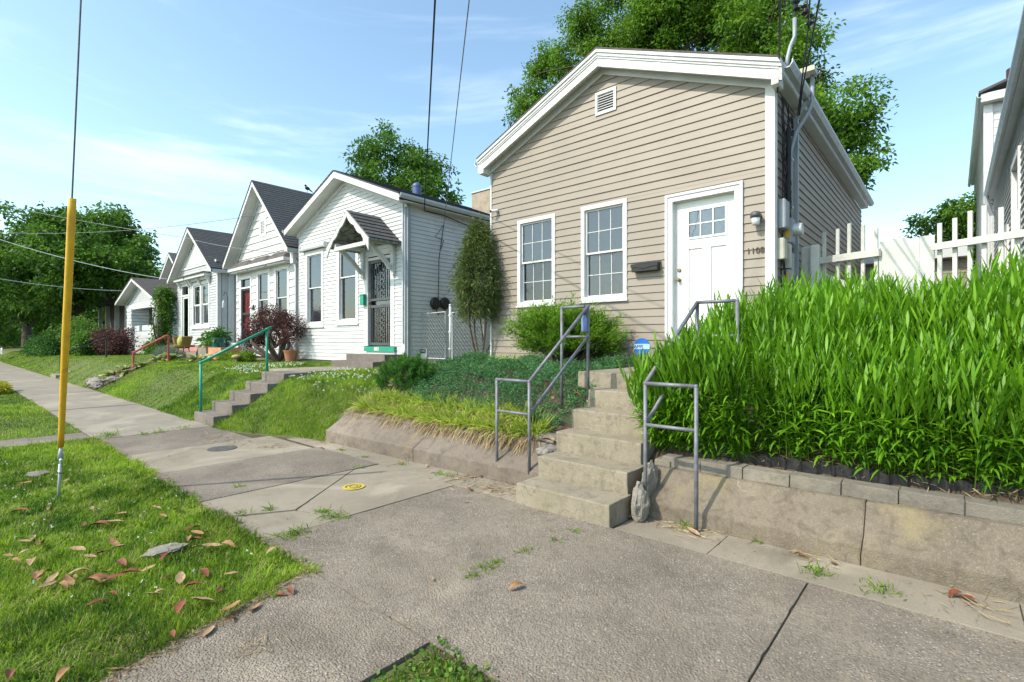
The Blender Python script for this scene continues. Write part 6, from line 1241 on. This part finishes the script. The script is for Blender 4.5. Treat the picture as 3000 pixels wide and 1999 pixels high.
for (a, b) in ((820, 188), (785, 148), (1035, 382), (820, 890), (1375, 948), (1155, 215), (610, 130), (100, 35), (2118, 485), (1080, 218), (1210, 300), (1065, 300)):
    c = gz(900 + a * .4458, 1300 + b * .4458, .01); leaf_at(c[0], c[1], .012, 'dry brown leaf on the sidewalk slabs', 'leaves on the sidewalk', random.uniform(.5, 1.0) if a != 820 or b == 188 else .35)
for (a, b) in ((1990, 760), (950, 490), (1155, 535), (280, 345), (1920, 735)):
    c = gz(1900 + a * .4675, 1400 + b * .4675, .01); leaf_at(c[0], c[1], .012, 'dry brown leaf at the foot of the right retaining wall', 'leaves by the right wall', random.uniform(.6, 1.1))
for (x_, y_, z_) in ((-3.3, 4.93, .93), (-3.36, 4.42, .46), (-3.30, 4.46, .47), (-3.7, 5.0, .85)): leaf_at(x_, y_, z_, 'rusty dry leaf caught beside the main steps', 'leaves beside the steps', 1.0)
# flat stones let into the verge grass
for (a, b, r_, lb) in ((1010, 770, (.10, .13, .022), 'flat grey stone sunk in the grass among the dry leaves'), (230, 300, (.14, .10, .02), 'flat grey stone sunk in the grass beside the guy anchor')):
    c = gz(a * .4776, 1250 + b * .4776, 0); one('flat_stone', rockm((c[0], c[1], .018), r_, a), ROCK, lb, 'stone')

# ================================================================== GUY WIRE
g0 = Vector(gz(172, 1455, 0)); r_ = ray(237, 0); g1 = Vector((r_[0] * 4.38, r_[1] * 4.38, H + r_[2] * 4.38)); gd = (g1 - g0).normalized()
gw = thing('guy_wire', 'steel guy wire with yellow plastic guard anchored in the grass strip', 'guy wire', tuple(g0))
at = lambda d: g0 + gd * d
MB().tube([at(-.05), at(.34)], .013, 8).build('anchor_rod', GALV, gw, smooth=True)
sd_v = gd.cross(Vector((0, 1, 0))).normalized()
MB().tube([at(.26) - sd_v * .028, at(.27), at(.26) + sd_v * .028], .016, 8).build('anchor_eye', GALV, gw, smooth=True)
for s in (-1, 1): MB().tube([at(.27) + sd_v * s * .030, at(.40) + sd_v * s * .034], .005, 6).build('turnbuckle_bar', GALV, gw)
MB().tube([at(.395) - sd_v * .05, at(.405), at(.395) + sd_v * .05], .013, 8).build('clamp', GALV, gw); MB().tube([at(.40), at(.52)], [.026, .012], 10).build('thimble', GALV, gw, smooth=True)
MB().tube([at(.5), at(14.5)], .007, 6).build('strand', pm('steel_strand', (.13, .13, .12), (.08, .08, .08), 60, .5, metal=.5), gw)
L0, L1 = .52, 2.93; gp_ = [at(L0 + (L1 - L0) * t) + sd_v * (.012 * math.sin(t * 5 + .6)) for t in np.linspace(0, 1, 16)]
MB().tube(gp_, [.024 + .007 * min(1, t * 2.2) for t in np.linspace(0, 1, 16)], 14).build('yellow_guard', YEL, gw, smooth=True)

# ================================================================== OVERHEAD AND SERVICE WIRES
def wire(label, pts, r=.008, sag=.0, mat=WIRE, n=14, name='service_wire'):
    out_ = []
    for a, b in zip(pts[:-1], pts[1:]):
        a, b = Vector(a), Vector(b)
        for i in range(n): t = i / n; p = a.lerp(b, t); p.z -= sag * 4 * t * (1 - t); out_.append(p)
    out_.append(Vector(pts[-1])); o = MB().tube(out_, r, 5).build(name, mat, fix=False); return tag(o, label, 'wire')
def rp(px, py, t): r = ray(px, py); return (r[0] * t, r[1] * t, H + r[2] * t)
a = gx(1243, 618, -10.06); wire('black twisted service wire dropping to the white cottage eave', [rp(1300, -500, 4.0), a, gx(1300, 632, -10.02), gx(1436, 690, -10.02)], .013)
b = gx(1300, 660, -10.05); wire('thin grey cable dropping to the white cottage side wall', [rp(1420, -400, 4.4), b], .008, mat=WIREG)
wire('thin black cable running down the white cottage side wall', [b, gx(1286, 760, -10.05), gx(1284, 890, -10.05)], .010); wire('loose black wire end on the white cottage side wall', [b, gx(1275, 695, -10.0), gx(1300, 705, -10.05), gx(1292, 730, -10.05)], .007)
m0 = (-1.61, 7.73, 6.2)
wire('black service wire rising steeply from the mast of the beige house', [rp(2297, -500, 3.2), (-1.75, 7.45, 5.3), (-1.78, 7.5, 4.9)], .013); wire('black wire from the top insulator of the beige house mast', [rp(2296, -400, 3.3), rp(2300, 20, 6.6), m0], .010)
wire('grey wire from the lower insulator of the beige house mast', [rp(2350, -400, 3.4), (-1.47, 7.74, 6.02)], .009, mat=WIREG); wire('black wire running past the insulators to the side wall conduit', [rp(2392, -400, 3.4), (-1.46, 7.75, 5.8), (-1.66, 8.1, 4.75)], .010); wire('outermost black wire crossing the tree to the side wall of the beige house', [rp(2450, -260, 3.6), rp(2350, 265, 7.0), (-1.66, 8.2, 4.8)], .010)
pole = Vector((-33, .2, 0))
wire('high thin wire crossing the sky to the steep gabled house', [(-36, .3, 8.6), rp(540, 697, 19.5), gy(862, 742, 7.85)], .010, .12, WIREG); wire('grey wire attached to the gable vent of the steep gabled house', [(-36, .3, 6.9), gy(757, 630, 7.84)], .010, .45, WIREG)
wire('pale wire reaching the corner of the stone porch house roof', [(-36, .3, 7.3), gy(520, 823, 8.3)], .016, .35, TRIMG); wire('low pale wire reaching the stone porch gable', [(-36, .3, 5.0), gy(379, 853, 7.9)], .016, .25, TRIMG)
wire('thin drooping wire end at the corner of the steep gabled house', [gy(862, 742, 7.85), gy(872, 765, 7.82), gy(878, 785, 7.85)], .010)

# ================================================================== RAILS, STEPS AND SIGNS DOWN THE STREET
rr = thing('handrail', 'red pipe handrail rising through the hosta bed', 'handrail', (-20.4, 4.36, .5)); A, B = (-20.4, 4.36), (-20.2, 5.30)
MB().tube([(A[0], A[1], .40), (A[0], A[1], 1.16)], .035, 8).build('post', REDRAIL, rr); MB().tube([(B[0], B[1], .6), (B[0], B[1], 1.74)], .035, 8).build('post', REDRAIL, rr); MB().tube([(A[0], A[1], 1.16), (B[0], B[1] - .08, 1.72), (B[0], B[1], 1.73)], .035, 8).build('sloping_rail', REDRAIL, rr)
gs = thing('concrete_steps', 'pale concrete steps in the lawn before the stone porch house', 'steps', (-28.7, 3.35, 0))
for k in range(5): MB().box(-29.4, -28.0, 3.35 + .45 * k, 3.35 + .45 * k + .6, .14 * k - .05, .14 * (k + 1)).build('step', CONC, gs, bevel=.015)
br = thing('handrail', 'black pipe handrail beside the pale steps', 'handrail', (-28.5, 3.58, .15)); MB().tube([(-28.6, 3.58, .05), (-28.6, 3.58, .98)], .035, 8).build('post', BLACKM, br); MB().tube([(-29.6, 5.30, .5), (-29.6, 5.30, 1.66)], .035, 8).build('post', BLACKM, br); MB().tube([(-28.6, 3.58, .98), (-29.6, 5.35, 1.68)], .035, 8).build('sloping_rail', BLACKM, br)
c = gz(-8, 1160, .02); ys = thing('yard_sign', 'white lawn sign cut by the picture edge beside the golden shrub', 'sign', (c[0], c[1], 0)); c = rp(-12, 1116, 15.5)
MB().box(c[0] - .3, c[0] + .25, c[1] - .01, c[1] + .01, c[2] - .3, c[2] + .28).build('panel', WHITE, ys); MB().box(c[0] - .25, c[0] + .1, c[1] - .018, c[1] - .0105, c[2] - .2, c[2] + .05).build('print', solid('sign_print', (.25, .32, .5), .5), ys)
for s in (-.2, .15): MB().tube([(c[0] + s, c[1] + .015, -.02), (c[0] + s, c[1] + .015, c[2] + .2)], .008, 5).build('stake', GALV, ys)
c = rp(6, 1029, 37.5); fs_ = thing('yard_sign', 'small white and blue lawn sign on the far lawn', 'sign', (c[0], c[1], .5)); MB().box(c[0] - .9, c[0] + .45, c[1] - .02, c[1], c[2] - .22, c[2] + .22).build('panel', WHITE, fs_); text('ell', .36, (c[0] + .12, c[1] - .03, c[2] - .03), solid('sign_navy2', (.03, .06, .25), .5), fs_, ext=.004, bold=.012); MB().tube([(c[0], c[1], .3), (c[0], c[1], c[2])], .015, 5).build('stake', GALV, fs_)
# utility: gas meter, wicker chair, pots before the two far houses
gm = thing('gas_meter', 'blue grey gas meter on the pink foundation of the fish scale house', 'meter', (-23.9, 7.6, .9)); x_, y_ = -23.75, 7.72
MB().box(x_ - .26, x_ + .26, y_ - .16, y_ + .1, 1.05, 1.42).build('case', solid('meter_blue', (.16, .21, .28), .5), gm, bevel=.05); MB().tube([(x_ - .12, y_, 1.42), (x_ - .12, y_, 1.72), (x_ + .5, y_, 1.74), (x_ + .5, y_, .9)], .03, 8).build('pipe', pm('rusty_pipe', (.2, .14, .11), (.14, .1, .09), 9, .8), gm); MB().tube([(x_ + .1, y_, 1.42), (x_ + .1, y_, 1.66), (x_ + .3, y_, 1.66)], .03, 8).build('pipe', MATS['rusty_pipe'], gm)
wc = thing('wicker_chair', 'tan wicker tub chair on red legs before the fish scale house', 'chair', (-24.6, 6.9, .8)); x_, y_, z_ = -24.55, 6.9, tz(-24.5, 6.9)
WK = pm('wicker', (.36, .24, .08), (.26, .16, .05), 40, .7, .5, 80)
for i in range(26):
    a = math.radians(-20 + i * 220 / 25); cx_, sy_ = math.cos(a), math.sin(a); MB().tube([(x_ + .50 * cx_, y_ + .28 * sy_, z_ + .42), (x_ + .66 * cx_, y_ + .36 * sy_, z_ + .80)], .028, 5).build('cane', WK, wc, fix=False)
MB().tube([(x_ + .66 * math.cos(a), y_ + .36 * math.sin(a), z_ + .81) for a in np.linspace(-.4, 3.5, 16)], .03, 6).build('top_rim', WK, wc); MB().lathe((x_, y_, z_ + .38), [(.5, 0), (.52, .08), (.3, .1)], 18).build('seat', WK, wc)
MB().ball((x_ + .35, y_ - .1, z_ + .62), (.2, .14, .22), 10, 8).build('cushion', pm('lime_cushion', (.42, .42, .10), None, 8, .8), wc, smooth=True)
for sx_ in (-1, 1):
    for sy_ in (-1, 1): MB().tube([(x_ + .28 * sx_, y_ + .18 * sy_, z_ + .4), (x_ + .36 * sx_, y_ + .2 * sy_, z_ + .2), (x_ + .55 * sx_, y_ + .3 * sy_, z_ - .02)], .022, 6).build('leg', REDRAIL, wc)
MB().box(x_ - .34, x_ + .34, y_ - .22, y_ + .22, z_ + .33, z_ + .379).build('leg_frame', REDRAIL, wc)
def pot(name, label, x, y, r, h, mat, plant=None, pm_=None, group=None):
    z = tz(x, y); t = thing(name, label, 'pot', (x, y, z)); MB().lathe((x, y, z), [(r * .72, 0), (r, h * .9), (r * 1.08, h * .9), (r * 1.08, h), (r * .9, h), (r * .85, h * .8)], 16).build('pot', mat, t); MB().lathe((x, y, z + h * .8), [(r * .86, 0), (r * .86, .02)], 14).build('soil', SOIL, t)
    if plant:
        n = plant; d_ = rdir(n, .6); P = np.array([x, y, z + h]) + d_ * np.array([r * 1.5, r * 1.3, r * 1.3]) * rng.random((n, 1)); blades('plant', pm_ or G_SHRUB, P, nrm(d_ + rng.normal(size=(n, 3)) * .4), rng.uniform(.12, .24, n), .07, .35, rng.uniform(.3, 1, n), t, kind='lance')
    return t
TERRA = pm('terracotta', (.40, .17, .09), (.32, .13, .07), 8, .8)
pot('planter', 'large pale planter overflowing with lime green leaves near the gas meter', -22.2, 7.25, .34, .55, pm('pale_planter', (.50, .47, .42), None, 8, .8), 420); pot('planter', 'terracotta pot beside the pale planter', -21.65, 7.1, .26, .42, TERRA, 160); pot('planter', 'teal glazed pot with spiky leaves before the red door', -20.9, 7.15, .28, .75, solid('teal_glaze', (.02, .12, .14), .25), 320, G_PINE)
pot('planter', 'square terracotta pot under the burgundy shrub', -15.25, 7.2, .2, .34, TERRA)
for (x_, y_, sx_, sy_, h_, mt_, nm, lb) in ((-19.55, 6.85, .62, .34, .42, pm('orange_crate', (.50, .26, .14), (.42, .2, .1), 8, .8), 'clay_crate', 'orange clay trough beside the red door stoop'), (-20.6, 6.75, .40, .3, .40, CONC, 'cinder_block', 'grey cinder block beside the orange trough'), (-21.7, 6.7, .62, .3, .22, CONC, 'cinder_block', 'low concrete block before the pale planter')):
    z_ = tz(x_, y_); t = thing(nm, lb, 'planter' if 'crate' in nm else 'block', (x_, y_, z_)); MB().box(x_ - sx_, x_ + sx_, y_ - sy_, y_ - sy_ + .05, z_, z_ + h_).box(x_ - sx_, x_ + sx_, y_ + sy_ - .05, y_ + sy_, z_, z_ + h_).box(x_ - sx_, x_ - sx_ + .05, y_ - sy_ + .05, y_ + sy_ - .05, z_, z_ + h_).box(x_ + sx_ - .05, x_ + sx_, y_ - sy_ + .05, y_ + sy_ - .05, z_, z_ + h_).build('shell', mt_, t); MB().box(x_ - sx_ + .05, x_ + sx_ - .05, y_ - sy_ + .05, y_ + sy_ - .05, z_, z_ + h_ - .06).build('fill', SOIL, t)
x_, y_ = -19.95, 6.5; z_ = tz(x_, y_); bk = thing('bowl_stack', 'stack of white bowls on the ground before the orange trough', 'bowls', (x_, y_, z_))
for i in range(4): MB().lathe((x_, y_, z_ + .05 * i), [(.12, 0), (.19, .06), (.20, .06)], 14).build('bowl', WHITE, bk)
for (x_, y_, lb) in ((-17.0, 6.3, 'small tan stone mushroom in the bed before the burgundy shrub'), (-19.2, 6.25, 'small tan stone mushroom beside the white bowls')):
    z_ = tz(x_, y_); t = thing('stone_mushroom', lb, 'ornament', (x_, y_, z_)); MB().lathe((x_, y_, z_), [(.05, 0), (.04, .14)], 10).build('stem', STEPC, t); MB().ball((x_, y_, z_ + .16), (.15, .15, .07), 12, 7).build('cap', pm('ochre_stone', (.42, .30, .15), None, 9, .8), t, smooth=True)
for (x_, y_, h_, lb) in ((-27.9, 6.9, 2.1, 'black shepherd hook with a hanging bird feeder by the white storm door'), (-21.15, 7.5, 2.5, 'black hook holding a white wind chime beside the red door')):
    z_ = tz(x_, y_); t = thing('garden_hook', lb, 'hook', (x_, y_, z_)); MB().tube([(x_, y_, z_), (x_, y_, z_ + h_ - .2), (x_ - .08, y_, z_ + h_), (x_ - .28, y_, z_ + h_ + .02), (x_ - .38, y_, z_ + h_ - .12)], .012, 6).build('rod', BLACKM, t); MB().lathe((x_ - .38, y_, z_ + h_ - .6), [(.05, 0), (.06, .03), (.05, .22), (.015, .30)], 10).build('feeder', GALV, t)
